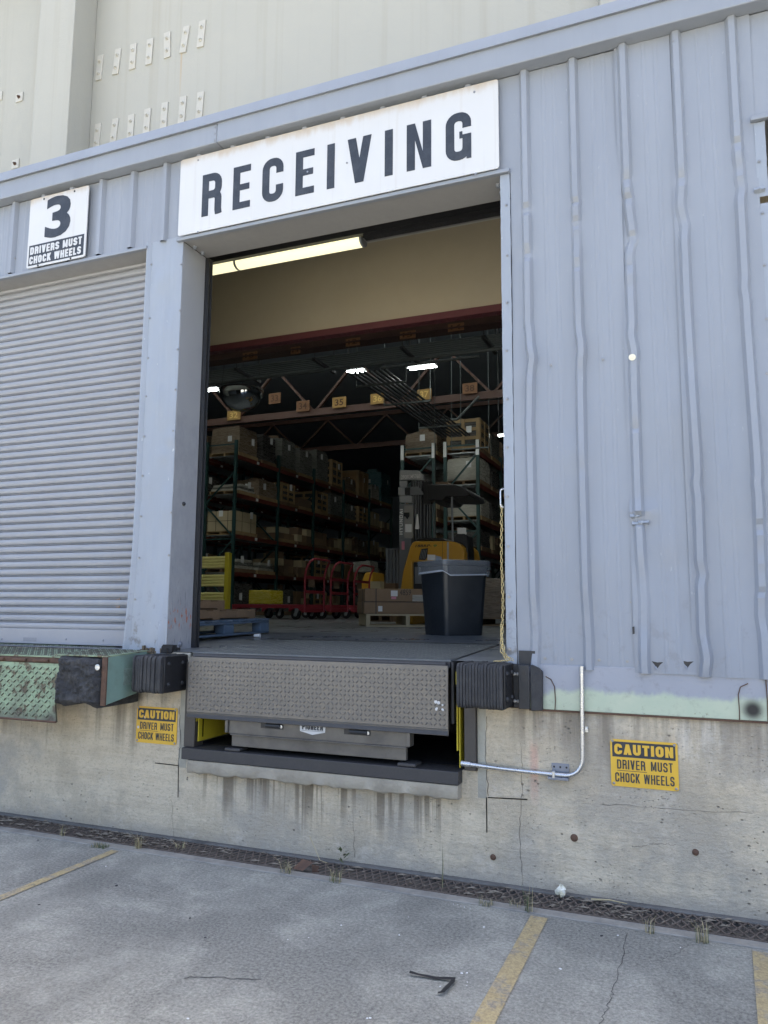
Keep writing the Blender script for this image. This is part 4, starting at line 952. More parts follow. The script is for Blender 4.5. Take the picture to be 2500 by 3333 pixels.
b = MB(); b.box((gx+.0017, -.20, 1.07), (gx+.0022, -.12, 1.125)); b.build('printed_panel', M_teal, pk)
rb = MB(); rg = random.Random(8); V = []
bx0, bx1, bz0, bz1, by = -.575, -.19, .922, 1.24, -.455
nx, nz = 26, 22
for i in range(nx+1):
    col = []
    for j in range(nz+1):
        u, v = i/nx, j/nz; e_ = max(abs(u-.5), abs(v-.5))*2
        y = by+.05*max(0, e_-.82)/.18*max(0, e_-.82)/.18+rg.uniform(-.009, .009)+.016*math.sin(u*5)*math.sin(v*4)+.008*math.sin(u*13+v*9)
        x = bx0+(bx1-bx0)*u+(.03*(1-v) if u < .5 else 0)*(-1)*(1-2*u)+rg.uniform(-.003, .003); z = bz0+(bz1-bz0)*v+rg.uniform(-.003, .003)+(-.018*math.sin(u*9)*(1 if j == 0 else 0))
        col.append((x, y, z))
    V.append(col)
rb.grid(V, flip=True)
edge = [c[-1] for c in V]; rb.grid([[q, (q[0], -.05, q[2])] for q in edge], flip=True); edge = [c[0] for c in V]; rb.grid([[q, (q[0], -.05, q[2])] for q in edge])
rb.grid([[q, (q[0], -.05, q[2])] for q in V[0]], flip=True); rb.grid([[q, (q[0], -.05, q[2])] for q in V[-1]])
rb.build('rubber_block', M_blockr, ob, ang=25)
q = at(318, 2172, by-.003); b = MB(); b.lathe([(.020, 0), (.020, .004), (.013, .005), (.012, .002), (0, .001)], q, 14, axis='Y'); b.build('bolt_washer', M_zinc, ob)

# ================================================================== conduit, bracket, chain, conduit pull
cdt = thing('conduit_pipe', 'shiny bent metal conduit pipe running down and along the wall', 'pipe', (2.9, -.03, .65))
pts = [(2.909, -.035, 1.262), (2.905, -.035, 1.0), (2.902, -.035, .76)]
for k in range(1, 9): a = R(k*11.25); pts.append((2.802+.10*math.cos(a), -.035, .752-.10*math.sin(a)))
pts += [(2.70, -.035, .653), (2.45, -.035, .660), (2.215, -.035, .670)]
b = MB(); b.tube(pts, .0125, 12); b.build('tube', M_zinc, cdt)
b = MB(); b.tube([(2.195, -.035, .671), (2.25, -.035, .669)], .018, 12); b.build('coupling', M_zinc, cdt)
q = at(1900, 2373, -.03); b = MB(); b.box((q.x-.012, -.02, q.z-.018), (q.x+.022, -.001, q.z+.012)); b.lathe([(.008, 0), (.008, .02), (0, .021)], (q.x+.016, -.02, q.z), 8, axis='Y'); b.build('clip', M_zinc, cdt)
q = at(1820, 2515, -.02); sx = q.x
b = MB(); b.box((sx-.045, -.006, .645), (sx+.055, -.001, .71)); b.box((sx-.06, -.05, .625), (sx+.055, -.006, .640)); br = b.build('strut_bracket', M_galv, cdt, bevel=.002)
b = MB()
for dx in (-.03, .005, .04): b.lathe([(.006, 0), (.006, .001), (0, .0012)], (sx+dx, -.0062, .69), 8, axis='Y')
b.build('bracket_hole', M_black, br)
b = MB(); b.box((sx-.035, -.052, .636), (sx-.018, -.018, .672)); b.build('pipe_clamp', M_zinc, br, bevel=.002)
ch = thing('door_chain', 'long pale brass pull chain hanging down the right door jamb onto the bumper', 'chain', (2.46, -.03, 1.28))
b = MB()
def link(c, d, flip, L=.030, W_=.013, r=.0019):
    d = Vector(d).normalized(); s = Vector((1, 0, 0)) if not flip else Vector((.25, 1, 0)); s = (s-d*s.dot(d)).normalized(); pts = []
    for k in range(11):
        a = 2*math.pi*k/10; px_, py_ = math.cos(a)*W_/2, math.sin(a)*L/2
        pts.append(Vector(c)+s*px_+d*py_)
    b.tube(pts, r, 5, cap=False)
def chain_run(pts, seed):
    rg = random.Random(seed); P = [Vector(p) for p in pts]; tot = sum((P[i+1]-P[i]).length for i in range(len(P)-1)); n = int(tot/.0235); fl = False
    for k in range(n):
        s = k*.0235; i = 0
        while i < len(P)-2 and s > (P[i+1]-P[i]).length: s -= (P[i+1]-P[i]).length; i += 1
        d = (P[i+1]-P[i]).normalized(); link(P[i]+d*s+Vector((rg.uniform(-.002, .002), 0, 0)), d+Vector((rg.uniform(-.15, .15), 0, 0)), fl); fl = not fl
chain_run([(2.455, -.025, 2.20), (2.452, -.03, 1.9), (2.456, -.03, 1.6), (2.45, -.035, 1.40), (2.465, -.05, 1.32), (2.545, -.08, 1.27)], 1)
chain_run([(2.447, -.04, 1.48), (2.452, -.06, 1.33), (2.49, -.09, 1.285), (2.41, -.12, 1.28), (2.39, -.12, 1.278)], 2)
chain_run([(2.452, -.045, 1.40), (2.475, -.06, 1.31), (2.50, -.07, 1.285), (2.44, -.10, 1.279), (2.42, -.09, 1.279)], 3)
b.build('links', M_brass, ch, ang=80)
b = MB(); pts = [(2.47, -.02, 2.31), (2.452, -.026, 2.305), (2.449, -.028, 2.29), (2.449, -.028, 2.215), (2.453, -.027, 2.2), (2.470, -.02, 2.196)]; b.tube(pts, .0045, 8); b.build('eye_hook', M_zinc, ch)

# ================================================================== weeds and litter
M_gr = simple('green_grass', (.10, .12, .055), .7, 0., .35, 30); M_dry = simple('dry_grass', (.42, .35, .20), .8, 0., .3, 30)
def tuft(x, y, h, n, dry, label, seed, spread=.5, name='grass_tuft', base=.02):
    rg = random.Random(seed); q = az(x, y, 0); q.y = max(-.42, q.y); mb = MB()
    for k in range(n):
        a = rg.uniform(0, 6.28); L = h*rg.uniform(.35, 1.0); lean = rg.uniform(.1, spread); wd = rg.uniform(.0011, .0022)
        o_ = q+Vector((rg.uniform(-base, base), rg.uniform(-base, base)*.6, 0)); d = Vector((math.cos(a), math.sin(a)*.6, 0)); s = Vector((-d.y, d.x, 0)).normalized()*wd
        p1 = o_+Vector((0, 0, L*.5))+d*L*lean*.3; p2 = o_+Vector((0, 0, L*(.95-lean*.3)))+d*L*lean
        mb.add([o_-s, o_+s, p1+s*.8, p1-s*.8, p2], [(0, 1, 2, 3), (3, 2, 4)], 0 if rg.random() > dry else 1)
    tag(mb.build(name, [M_gr, M_dry], smooth=False), label, 'weed', 'weeds along the drain edge')
tuft(450, 2763, .15, 46, .75, 'dry straw coloured grass tuft at the end of the thin yellow line', 1, .9)
tuft(325, 2757, .035, 110, .1, 'low green moss like patch left of the thin yellow line', 2, .8, base=.06)
tuft(200, 2722, .12, 14, .8, 'dead grass stalks at the far left of the drain', 3, .6)
tuft(586, 2763, .07, 24, .9, 'flat dry grass clump lying on the grate left of centre', 4, 1.3, base=.04)
tuft(935, 2842, .13, 34, .6, 'half dry grass tuft with one long bent straw left of the grate hole', 5, 1.1, base=.04)
tuft(1093, 2871, .12, 46, .55, 'thin green grass tuft in the gap just in front of the grate hole', 6, .8, base=.035)
tuft(1440, 2892, .30, 9, .35, 'single tall upright weed stalk right of the grate hole', 7, .15, base=.006)
tuft(1581, 2948, .06, 40, .35, 'bushy green weed left of the middle yellow line', 8, .9, base=.04)
tuft(1722, 2968, .22, 22, .45, 'tall thin grass tuft at the top of the middle yellow line', 9, .45)
tuft(2115, 3038, .13, 22, .5, 'sparse grass tuft above the long crack', 10, .8)
tuft(2286, 3068, .14, 34, .5, 'thick green grass tuft in the gap towards the right edge', 11, .6, base=.03)
tuft(1680, 2952, .06, 20, .5, 'short grass blades between the bushy weed and the tall thin tuft', 12, .9, base=.03)
lw_ = MB(); rg = random.Random(17); q = at(1114, 2835, -.07); q.z = .01
for k in range(13):
    a = rg.uniform(0, 6.28); L = rg.uniform(.03, .06); c = q+Vector((rg.uniform(-.02, .02), rg.uniform(-.015, .015), .01+k*.007)); d = Vector((math.cos(a), math.sin(a)*.6, rg.uniform(.2, .9))).normalized(); s = d.cross(Z1).normalized()*L*.18
    lw_.add([c, c+d*L*.5+s, c+d*L, c+d*L*.5-s], [(0, 1, 2, 3)])
tag(lw_.build('leafy_weed', M_gr, smooth=False), 'dark green broad leaved weed growing through the grate against the wall', 'weed', 'weeds along the drain edge')
mb = MB(); mb.tube([(1.345+.02, -.13, .03), (1.33, -.16, .05), (1.23, -.11, .17)], .002, 5); tag(mb.build('straw', M_dry), 'single pale straw sticking up beside the grate hole', 'straw')
a, b_ = at(1925, 2940, -.06), at(2042, 2955, -.06); mb = MB(); a.z = .016; b_.z = .02; mb.tube([a, a.lerp(b_, .5)+Vector((0, -.01, .012)), b_], [.005, .0035, .002], 6); tag(mb.build('straw', M_dry), 'pale straw lying along the grate right of the wrapper', 'straw')
mb = MB(); mb.add([(1.19, -.245, .01), (1.26, -.25, .006), (1.30, -.19, .045), (1.22, -.18, .05)], [(0, 1, 2, 3)]); mb.add([(1.30, -.20, -.03), (1.335, -.18, -.02), (1.33, -.17, .02), (1.295, -.2, .035)], [(0, 1, 2, 3)]); tag(mb.build('bent_grate_flap', M_rust, smooth=False), 'rusty bent flap of metal at the hole in the grate', 'metal scrap')
q = at(1827, 2915, -.06); mb = MB(); rg = random.Random(5); V = []
for i in range(9):
    V.append([])
    for j in range(9):
        th, ph = math.pi*i/8, 2*math.pi*j/8; rr = .026*(1+.35*math.sin(3*ph+i)+rg.uniform(-.15, .15)); V[-1].append((q.x+rr*math.sin(th)*math.cos(ph), q.y+rr*.7*math.sin(th)*math.sin(ph), .035+rr*1.1*math.cos(th)))
mb.grid(V); M_wrap = simple('wrapper', (.75, .73, .62), .4, 0., .2, 40, dirt=(.55, .42, .1), dirt_amt=.8)
tag(mb.build('crumpled_wrapper', M_wrap, ang=15), 'crumpled white and yellow food wrapper on the grate against the wall', 'litter')
st = MB(); P = [az(1333, 3177), az(1360, 3180), az(1420, 3189), az(1482, 3196), az(1478, 3192), az(1472, 3205), az(1455, 3225), az(1440, 3240), az(1425, 3239)]; V = []
rg = random.Random(6)
for i, p_ in enumerate(P):
    d = (P[min(i+1, len(P)-1)]-P[max(i-1, 0)]).normalized(); f = Vector((-d.y, d.x, 0))*.0085*(1 if i < 5 else 1.3); z = .006+rg.uniform(0, .012)
    V.append([p_-f+Z1*(z), p_+Z1*(z+.003), p_+f+Z1*(z+rg.uniform(-.002, .006))])
st.grid(V, flip=True); tag(st.build('plastic_strap', simple('black_strap', (.02, .02, .022), .45), ang=60), 'bent black plastic strap lying on the yard', 'strap')
M_chip = simple('white_chip', (.72, .72, .70), .7, 0., .1, 50)
cb = MB(); cb.add([(-.009, -.005, .001), (.007, -.007, .001), (.011, .004, .001), (-.004, .008, .001), (-.007, -.003, .006), (.005, -.004, .007), (.007, .003, .005), (-.003, .005, .006)], [(3, 2, 1, 0), (4, 5, 6, 7), (0, 1, 5, 4), (1, 2, 6, 5), (2, 3, 7, 6), (3, 0, 4, 7)])
c0 = tag(cb.build('paint_flake', M_chip, smooth=False), 'small white paint flake lying on the grey yard', 'paint flake', 'white paint flakes scattered on the yard')
fl = [(1503, 3168), (1520, 3167), (1433, 3211), (1521, 3197), (1519, 3208), (1300, 3044), (1005, 3052), (937, 3058), (1575, 3018), (1111, 3012), (345, 2820), (612, 3316), (1195, 3315), (1205, 3314), (2215, 3084), (1330, 2985), (1490, 2945), (1500, 2949), (1512, 2953), (1530, 2956), (1476, 2943), (2490, 3288), (1824, 3154), (2011, 3045)]
for i, (x, y) in enumerate(fl):
    oo = c0 if i == 0 else dup(c0); oo.location = az(x, y, .001); oo.rotation_euler = (0, 0, i*1.7); s = random.uniform(.3, .75); oo.scale = (s, s, s*.7)
M_pebble = simple('dark_pebble', (.03, .03, .032), .8)
pb0 = None
for i, (x, y) in enumerate(((124, 2735), (379, 2883), (127, 2945), (668, 3052), (618, 2989), (1958, 3046))):
    if pb0 is None:
        mb = MB(); mb.lathe([(.0, -.002), (.011, 0), (.013, .004), (.008, .009), (0, .010)], (0, 0, 0), 7); pb0 = tag(mb.build('pebble', M_pebble), 'small dark stone chip lying on the grey yard', 'stone chip', 'dark stone chips scattered on the yard'); oo = pb0
    else: oo = dup(pb0)
    oo.location = az(x, y, .001); s = random.uniform(.4, .8); oo.scale = (s*1.4, s, s*.6); oo.rotation_euler = (0, 0, i*2.1)
# ================================================================== warehouse inside
def mk_floor():
    m, t, b = newmat('sealed_concrete_floor', .3); n = N(t); p = n.P()
    c = n.mix(n.noise(p, .8, 6, .6), (.105, .112, .12), (.17, .175, .18))
    c = n.mix(n.m('MULTIPLY', n.ramp(n.noise(n.map(p, (.4, 2.5, 1)), 1.6, 5, .65), [(.5, 0.), (.68, 1.)]), .5), c, (.055, .057, .06))
    c = n.mix(n.m('MULTIPLY', n.ramp(n.noise(p, 24, 5, .7), [(.6, 0.), (.7, 1.)]), .4), c, (.23, .23, .23))
    n.set(b, 'Base Color', c); n.set(b, 'Roughness', n.ramp(n.noise(p, 2.2, 5, .6), [(.35, .24), (.7, .5)])); n.bump(b, n.noise(p, 9, 4), .05, .01); return m
M_floor = mk_floor()
M_wallin = simple('veil_lifted_inner_wall', (.30, .34, .38), .85, 0., .2, .5)  # pale bluish tone puts a hazy veil of glare into the wall colour
M_beamb = simple('brown_beam_paint', (.085, .04, .028), .6, 0., .25, 2)
M_rackg = simple('rack_green', (.022, .06, .058), .45, .1, .2, 4)
M_racko = simple('rack_red_beam', (.15, .035, .022), .5, .1, .25, 4)
M_wire = simple('deck_bar_steel', (.28, .30, .31), .4, .6, .15, 6)
M_card = simple('cardboard', (.27, .175, .10), .8, 0., .12, 3, dirt=(.2, .13, .08), dirt_amt=.4)
M_card2 = simple('dark_cardboard', (.19, .125, .08), .8, 0., .15, 3)
M_cream2 = simple('cream_carton', (.50, .41, .26), .75, 0., .08, 3)
M_wood = simple('pallet_wood', (.36, .25, .13), .85, 0., .25, 5, bump=.2, dirt=(.16, .11, .07), dirt_amt=.5)
M_woodd = simple('old_pallet_wood', (.22, .145, .085), .9, 0., .3, 5, bump=.3, dirt=(.09, .07, .05), dirt_amt=.6)
M_plywood = simple('crate_plywood', (.34, .21, .10), .75, 0., .12, 3)
M_paper = simple('label_paper', (.74, .74, .73), .7, 0., .05, 20)
M_pink = simple('pink_label', (.65, .25, .32), .7, 0., .05, 20)
def mk_wrap(name, tint, alpha=.4):
    """stretch film drawn tight round a load: thin glossy creased film over the goods"""
    m, t, b = newmat(name, .18, 0., .6); n = N(t); p = n.P()
    cr = n.noise(n.map(p, (1.2, 1.2, 9)), 4, 6, .7, 1.2)
    n.set(b, 'Base Color', n.mix(cr, [x*.85 for x in tint], [min(1, x*1.25) for x in tint])); n.set(b, 'Roughness', n.ramp(cr, [(.35, .12), (.65, .42)]))
    n.bump(b, cr, .9, .03); return m
M_wrapb = mk_wrap('film_over_cardboard', (.21, .155, .105)); M_wrapg = mk_wrap('film_over_grey_goods', (.16, .16, .14)); M_wrapk = mk_wrap('film_over_dark_goods', (.07, .065, .06))
M_wraps = mk_wrap('silvery_film', (.46, .44, .38)); M_wrapt = mk_wrap('blue_film', (.07, .16, .18)); M_wrapy = mk_wrap('yellow_film', (.60, .48, .04))
M_red = simple('cart_red', (.27, .022, .035), .4, 0., .12, 5)
M_tyre = simple('caster_rubber', (.018, .018, .019), .6)
M_grey = simple('mast_grey', (.20, .21, .22), .42, .3, .12, 4); M_greyl = simple('mast_light_grey', (.36, .37, .38), .45, .1, .1, 4)
M_fork = simple('truck_yellow', (.58, .30, .03), .35, 0., .07, 3)
M_blue = simple('pallet_blue', (.085, .13, .19), .8, 0., .25, 6, bump=.3, dirt=(.12, .11, .10), dirt_amt=.7)
M_board = simple('sign_board_yellow', (.38, .22, .065), .7, 0., .12, 3); M_boardd = simple('sign_board_brown', (.21, .10, .045), .7, 0., .15, 3); M_numb = simple('stencil_brown', (.075, .03, .012), .7); M_numy = simple('stencil_yellow', (.70, .48, .14), .7)
M_pipe = simple('grey_green_pipe', (.10, .115, .115), .45, .2, .15, 3)
M_tube = emit('lit_tube', (.93, 1., .95), 7.); M_lens = emit('lit_lens', (1., .94, .58), .19)
# floor
b = MB()
def fq(x0, x1, y0, y1): b.add([(x0, y0, fz(y0)), (x1, y0, fz(y0)), (x1, y1, fz(y1)), (x0, y1, fz(y1))], [(0, 1, 2, 3)])
fq(-14, .258, 0.001, DY+.052); fq(2.144, 14, 0.001, DY+.052); fq(-14, 14, DY+.052, 2.0); fq(-32, 20, 2.0, 46)
struct(b.build('warehouse_floor', M_floor, smooth=False), 'worn sealed concrete floor inside the dock and warehouse')
b = MB(); b.box((-32.3, 45, 1.2), (20.3, 45.3, TOP)); b.box((-32.3, TY+.35, 1.2), (-32, 45, TOP)); b.box((20, TY+.35, 1.2), (20.3, 45, TOP)); b.build('inside_wall', M_wallin, tall, smooth=False)
b = MB(); b.box((-32, TY+.36, 9.4), (20, 45, 9.5)); b.build('ceiling', M_wallin, tall, smooth=False)
b = MB(); b.box((-7.3, TY-.01, 1.2), (-7.0, TY+.09, LZ-.002)); b.build('opening_jamb', M_beige, tall, smooth=False)
b = MB(); b.box((-7.0, TY-.02, LZ-.068), (8.5, TY+.085, LZ-.001)); b.build('lintel', M_lintel, tall)
b = MB(); b.box((-9.0, TY-.006, LZ), (12.9, TY-.002, 5.16)); b.build('inside_face', M_cream, tall, smooth=False)
b = MB(); b.box((-9.3, .0, 1.2), (-9.0, 1.98, 5.16)); b.box((13.0, 0.0, 1.2), (13.3, 1.98, 5.16)); b.build('end_wall', M_beige, dock, smooth=False)
b = MB(); b.box((3.2, .8, 1.27), (3.35, 1.98, 5.1)) if False else None
# coil housing parts seen under the header
b = MB(); b.box((-.2, .36, 4.415), (2.6, .39, 4.50)); b.build('rusty_angle', M_rust, dock)
b = MB(); b.tube([(-.3, .62, 4.60), (2.65, .62, 4.60)], .022, 10); b.tube([(-.3, .72, 4.70), (2.65, .72, 4.70)], .012, 8); b.build('door_shaft', M_galv, dock)
b = MB(); b.box((-.4, .40, 4.62), (2.7, .58, 5.0)); b.build('coil_hood', M_dark, dock)
# ceiling light in the dock: long wrap-round lens in two lengths
fl_ = thing('dock_strip_light', 'long lit strip light with pale yellow lens under the dock ceiling', 'ceiling light', (.1, .92, 4.7))
zL = 4.565; pr = []
for k in range(9): a = R(180+k*22.5); pr.append((.92+.062*math.cos(a), zL+.035+.045*math.sin(a)))
pr += [(.92+.062, zL+.045), (.92-.062, zL+.045)]
for x0, x1 in ((-1.33, -.125), (-.105, 1.085)):
    b = MB(); b.prism([(x0, y, z) for y, z in pr], (x1-x0, 0, 0)); b.build('lens', M_lens, fl_)
pr2 = [(.92+(y-.92)*1.03, zL+.04+(z-zL-.04)*1.03) for y, z in pr]
for x in (-.125, 1.085): b = MB(); b.prism([(x, y, z) for y, z in pr2], (.02, 0, 0)); b.build('end_cap', M_grey, fl_)
b = MB(); b.box((-1.3, .88, zL+.082), (2.9, .96, zL+.14)); b.box((1.11, .885, zL+.05), (2.9, .955, zL+.08)); b.build('mounting_channel', M_dark, fl_)

# --------------------------------------------- loads
pm_ = MB()
def pallet_geo(mb, L=1.2, W_=1.0, mi=0, bl=False, h=.14):
    n = 7; bw = .095
    for i in range(n): x = -L/2+(L-bw)*i/(n-1); mb.box((x, -W_/2, h-.02), (x+bw, W_/2, h), mi)
    for y in (-W_/2, -.022, W_/2-.045): mb.box((-L/2, y, .021), (L/2, y+.045, h-.021), mi)
    for i in (0, 3, 6): x = -L/2+(L-bw)*i/6; mb.box((x, -W_/2, 0), (x+bw, W_/2, .020), mi)
def load(kind, x, y, z, wx, wy, h, label, rz=0., seed=0, group='loads on the warehouse racks'):
    o = thing('pallet_load', label, 'pallet load', (x, y, z), group); rg = random.Random(seed+int(abs(x)*37)+int(abs(y)*91)+int(z*53))
    b = MB(); s = MB()
    s.box((x-wx/2, y-wy/2, z+.10), (x+wx/2, y+wy/2, z+.12))
    for k in range(4): yy = y-wy/2+(wy-.1)*k/3; s.box((x-wx/2, yy, z), (x+wx/2, yy+.1, z+.018))
    for k in (0, .5, 1): xx = x-wx/2+(wx-.06)*k; s.box((xx, y-wy/2, z+.018), (xx+.06, y+wy/2, z+.10))
    s.build('pallet', M_wood if rg.random() < .5 else M_woodd, o, smooth=False)
    z0 = z+.121; wx, wy = wx-.06, wy-.06
    def paper(n=1):
        for k in range(n):
            p = MB(); xx = x+rg.uniform(-.25, .15)*wx; zz = z0+h*rg.uniform(.4, .75); sx_ = wx/2+.012
            sgn = 1 if x < -6 else -1
            yy = y+rg.uniform(-.3, .2)*wy; a = rg.uniform(-.3, .3)
            p.add([(x+sgn*sx_, yy, zz), (x+sgn*(sx_+.005), yy+.16, zz+a*.1), (x+sgn*(sx_+.01), yy+.15, zz+.22), (x+sgn*sx_, yy, zz+.2)], [(0, 1, 2, 3)]); p.build('paper_label', M_paper, o, smooth=False)
            if rg.random() < .7:
                p = MB(); p.add([(xx, y-wy/2-.012, zz), (xx+.15, y-wy/2-.012, zz), (xx+.15, y-wy/2-.012, zz+.18), (xx, y-wy/2-.012, zz+.18)], [(0, 1, 2, 3)]); p.build('paper_label', M_paper, o, smooth=False)
    def lumpy(mat, name, nb=3):
        # film pulled round a stack: slightly bulged box with soft uneven top
        mb = MB(); n = 10; ring = []
        for j in range(7):
            f = j/6; row = []
            for k in range(4*n):
                s_ = k//n; u = (k % n)/n
                px_, py_ = ((-.5+u, -.5), (.5, -.5+u), (.5-u, .5), (-.5, .5-u))[s_]
                sh_ = 1-.06*max(0, f-.8)/.2-.012*math.sin(f*9+seed)+rg.uniform(-.008, .008)
                row.append((x+px_*wx*sh_, y+py_*wy*sh_, z0+h*(f if j < 6 else 1)+(rg.uniform(-.03, .02) if j > 4 else 0)))
            row.append(row[0]); ring.append(row)
        mb.grid(ring); mb.add(ring[-1][:-1], [tuple(range(4*n))]); mb.build(name, mat, o, ang=50)
        for _ in range(rg.choice((0, 1, 1, 2))):   # loose cartons taped on top
            c = MB(); a, e_ = wx*rg.uniform(.25, .5), wy*rg.uniform(.25, .5); cx_ = x+rg.uniform(-.2, .2)*wx; cy_ = y+rg.uniform(-.22, .22)*wy; hh = rg.uniform(.06, .2)
            c.box((cx_-a/2, cy_-e_/2, z0+h-.01), (cx_+a/2, cy_+e_/2, z0+h+hh), rz=rg.uniform(-.3, .3)); c.build('carton', rg.choice((mat, M_card2, M_wrapb)), o, bevel=.008)
    if kind in ('brown', 'grey', 'dark', 'silver', 'blue'):
        m = {'brown': M_wrapb, 'grey': M_wrapg, 'dark': M_wrapk, 'silver': M_wraps, 'blue': M_wrapt}[kind]; lumpy(m, 'wrapped_goods')
    elif kind == 'crate':
        b.box((x-wx/2+.03, y-wy/2+.03, z0), (x+wx/2-.03, y+wy/2-.03, z0+h-.04)); b.build('goods', M_wrapk, o)
        c = MB()
        for k in range(4):
            zz = z0+(h-.09)*k/3
            c.box((x-wx/2, y-wy/2, zz), (x+wx/2, y-wy/2+.022, zz+.09)); c.box((x-wx/2, y+wy/2-.022, zz), (x+wx/2, y+wy/2, zz+.09)); c.box((x-wx/2, y-wy/2+.023, zz), (x-wx/2+.022, y+wy/2-.023, zz+.09)); c.box((x+wx/2-.022, y-wy/2+.023, zz), (x+wx/2, y+wy/2-.023, zz+.09))
        for u in (0, .5, 1): xx = x-wx/2+(wx-.09)*u; c.box((xx, y-wy/2-.022, z0), (xx+.09, y-wy/2-.001, z0+h)); yy = y-wy/2+(wy-.09)*u; c.box((x+wx/2+.001, yy, z0), (x+wx/2+.022, yy+.09, z0+h)); c.box((x-wx/2-.022, yy, z0), (x-wx/2-.001, yy+.09, z0+h))
        c.build('crate_slats', M_wood, o, smooth=False)
    elif kind == 'ply':
        b.box((x-wx/2, y-wy/2, z0), (x+wx/2, y+wy/2, z0+h)); b.build('panels', M_plywood, o); c = MB()
        for u in (0, .5, 1):
            xx = x-wx/2+(wx-.08)*u; c.box((xx, y-wy/2-.02, z0), (xx+.08, y-wy/2-.001, z0+h)); yy = y-wy/2+(wy-.08)*u; c.box((x+wx/2+.001, yy, z0), (x+wx/2+.02, yy+.08, z0+h))
        for zz in (z0, z0+h-.08): c.box((x-wx/2, y-wy/2-.018, zz), (x+wx/2, y-wy/2-.0012, zz+.08)); c.box((x+wx/2+.0012, y-wy/2, zz), (x+wx/2+.018, y+wy/2, zz+.08))
        c.build('battens', M_wood, o, smooth=False)
    elif kind == 'cartons':
        nx_, ny_ = 2, 3; nzz = max(1, round(h/.24)); hh = h/nzz
        for i in range(nx_):
            for j in range(ny_):
                for k in range(nzz):
                    if k == nzz-1 and rg.random() < .35: continue
                    c = MB(); cw_, cd_ = wx/nx_, wy/ny_; a = (x-wx/2+i*cw_+.006, y-wy/2+j*cd_+.006, z0+k*hh+.001); e_ = (a[0]+cw_-.012, a[1]+cd_-.012, a[2]+hh-.004)
                    c.box(a, e_); c.build('carton', rg.choice((M_card, M_card2, M_cream2)), o, smooth=False)
    elif kind == 'cream':
        for k in range(2):
            c = MB(); c.box((x-wx/2, y-wy/2, z0+k*h/2+.002), (x+wx/2, y+wy/2, z0+(k+1)*h/2-.003)); c.build('carton', M_cream2, o, bevel=.006)
        c = MB()
        for u in (.3, .72): c.box((x-wx/2+wx*u, y-wy/2-.004, z0), (x-wx/2+wx*u+.016, y-wy/2-.001, z0+h)); c.box((x+wx/2+.001, y-wy/2+wy*u, z0), (x+wx/2+.004, y-wy/2+wy*u+.016, z0+h))
        c.box((x-wx/2, y-wy/2-.004, z0+h*.5-.006), (x+wx/2, y-wy/2-.001, z0+h*.5+.006)); c.build('strap', M_black, o, smooth=False)
    elif kind == 'flat':
        for k in range(3):
            c = MB(); c.box((x-wx/2, y-wy/2+k*.05, z0+k*h/3), (x+wx/2, y+wy/2-k*.04, z0+(k+1)*h/3-.004), rz=rg.uniform(-.04, .04)); c.build('packet', M_wraps if k != 1 else M_wrapg, o, bevel=.02)
    paper(1 if kind not in ('cartons',) else 0)
    return o
ADJ = {'brown': 'brown film wrapped cartons', 'grey': 'grey film wrapped goods', 'dark': 'dark film wrapped goods', 'silver': 'silvery film wrapped goods', 'blue': 'tall blue wrapped goods', 'crate': 'slatted wooden crate', 'ply': 'brown plywood crate', 'cartons': 'stacked small cartons', 'cream': 'strapped cream cartons', 'flat': 'flat silvery packets'}
LVN = ['floor level', 'lowest shelf', 'second shelf', 'third shelf', 'top shelf']
def rack(x0, x1, y0, nb, bay, lev, top, label, caps=False):
    o = thing('pallet_rack', label, 'pallet rack', ((x0+x1)/2, y0, FZ), 'green and red pallet racks'); pw = .085
    for i in range(nb+1):
        y = y0+i*bay; b = MB()
        for x in (x0, x1): b.box((x-pw/2, y-pw/2, FZ), (x+pw/2, y+pw/2, top)); b.box((x-.1, y-.08, FZ), (x+.1, y+.08, FZ+.012))
        zz = FZ+.25; fl2 = False; cps = [zz]
        while zz+1.0 < top: 
            b.bar((x0 if fl2 else x1, y, zz), (x1 if fl2 else x0, y, zz+1.0), .045, .035, up=(0, 1, 0)); zz += 1.05; fl2 = not fl2
        for zz in (FZ+.2, FZ+2.3, top-.12): b.bar((x0+pw/2, y, zz), (x1-pw/2, y, zz), .04, .04)
        b.build('upright_frame', M_rackg, o, smooth=False)
    for z in lev:
        for i in range(nb):
            ya, yb = y0+i*bay+pw/2, y0+(i+1)*bay-pw/2
            for x in (x0, x1): b = MB(); b.box((x-.03, ya, z-.06), (x+.03, yb, z+.06)); b.build('load_beam', M_racko, o, smooth=False)
            b = MB(); n = 12
            for k in range(n): y = ya+.06+(yb-ya-.12)*k/(n-1); b.box((x0+.032, y-.025, z+.02), (x1-.032, y+.025, z+.055))
            b.build('shelf_deck', M_wire, o, smooth=False)
        if True:
            for i in range(nb):
                b = MB(); y = y0+(i+.45)*bay; x = x1 if x1 < -6 else x0; s = 1 if x1 < -6 else -1; b.box((x+s*.031, y, z-.045), (x+s*.033, y+.14, z+.045)); b.build('shelf_tag', M_paper, o, smooth=False)
    if caps:
        for x in (x0, x1): b = MB(); b.box((x-pw/2-.004, y0-pw/2-.004, top-.42), (x+pw/2+.004, y0-pw/2-.001, top)); b.build('white_marker', M_paper, o, smooth=False)
    return o
BAY = 2.59; RY = 15.0
LA = [2.59, 3.73, 4.99, 6.18]; LC = [3.07, 3.9, 4.87, 5.75]
rack(-10.37, -9.32, RY, 5, BAY, LA, 6.69, 'long pallet rack along the left aisle behind the yellow guard rail')
rack(-11.75, -10.70, RY, 4, BAY, LA, 6.69, 'pallet rack at the far left backing on to the aisle rack')
rack(-3.87, -2.96, RY, 4, BAY, LC, 6.1, 'pallet rack right behind the reach truck mast', True)
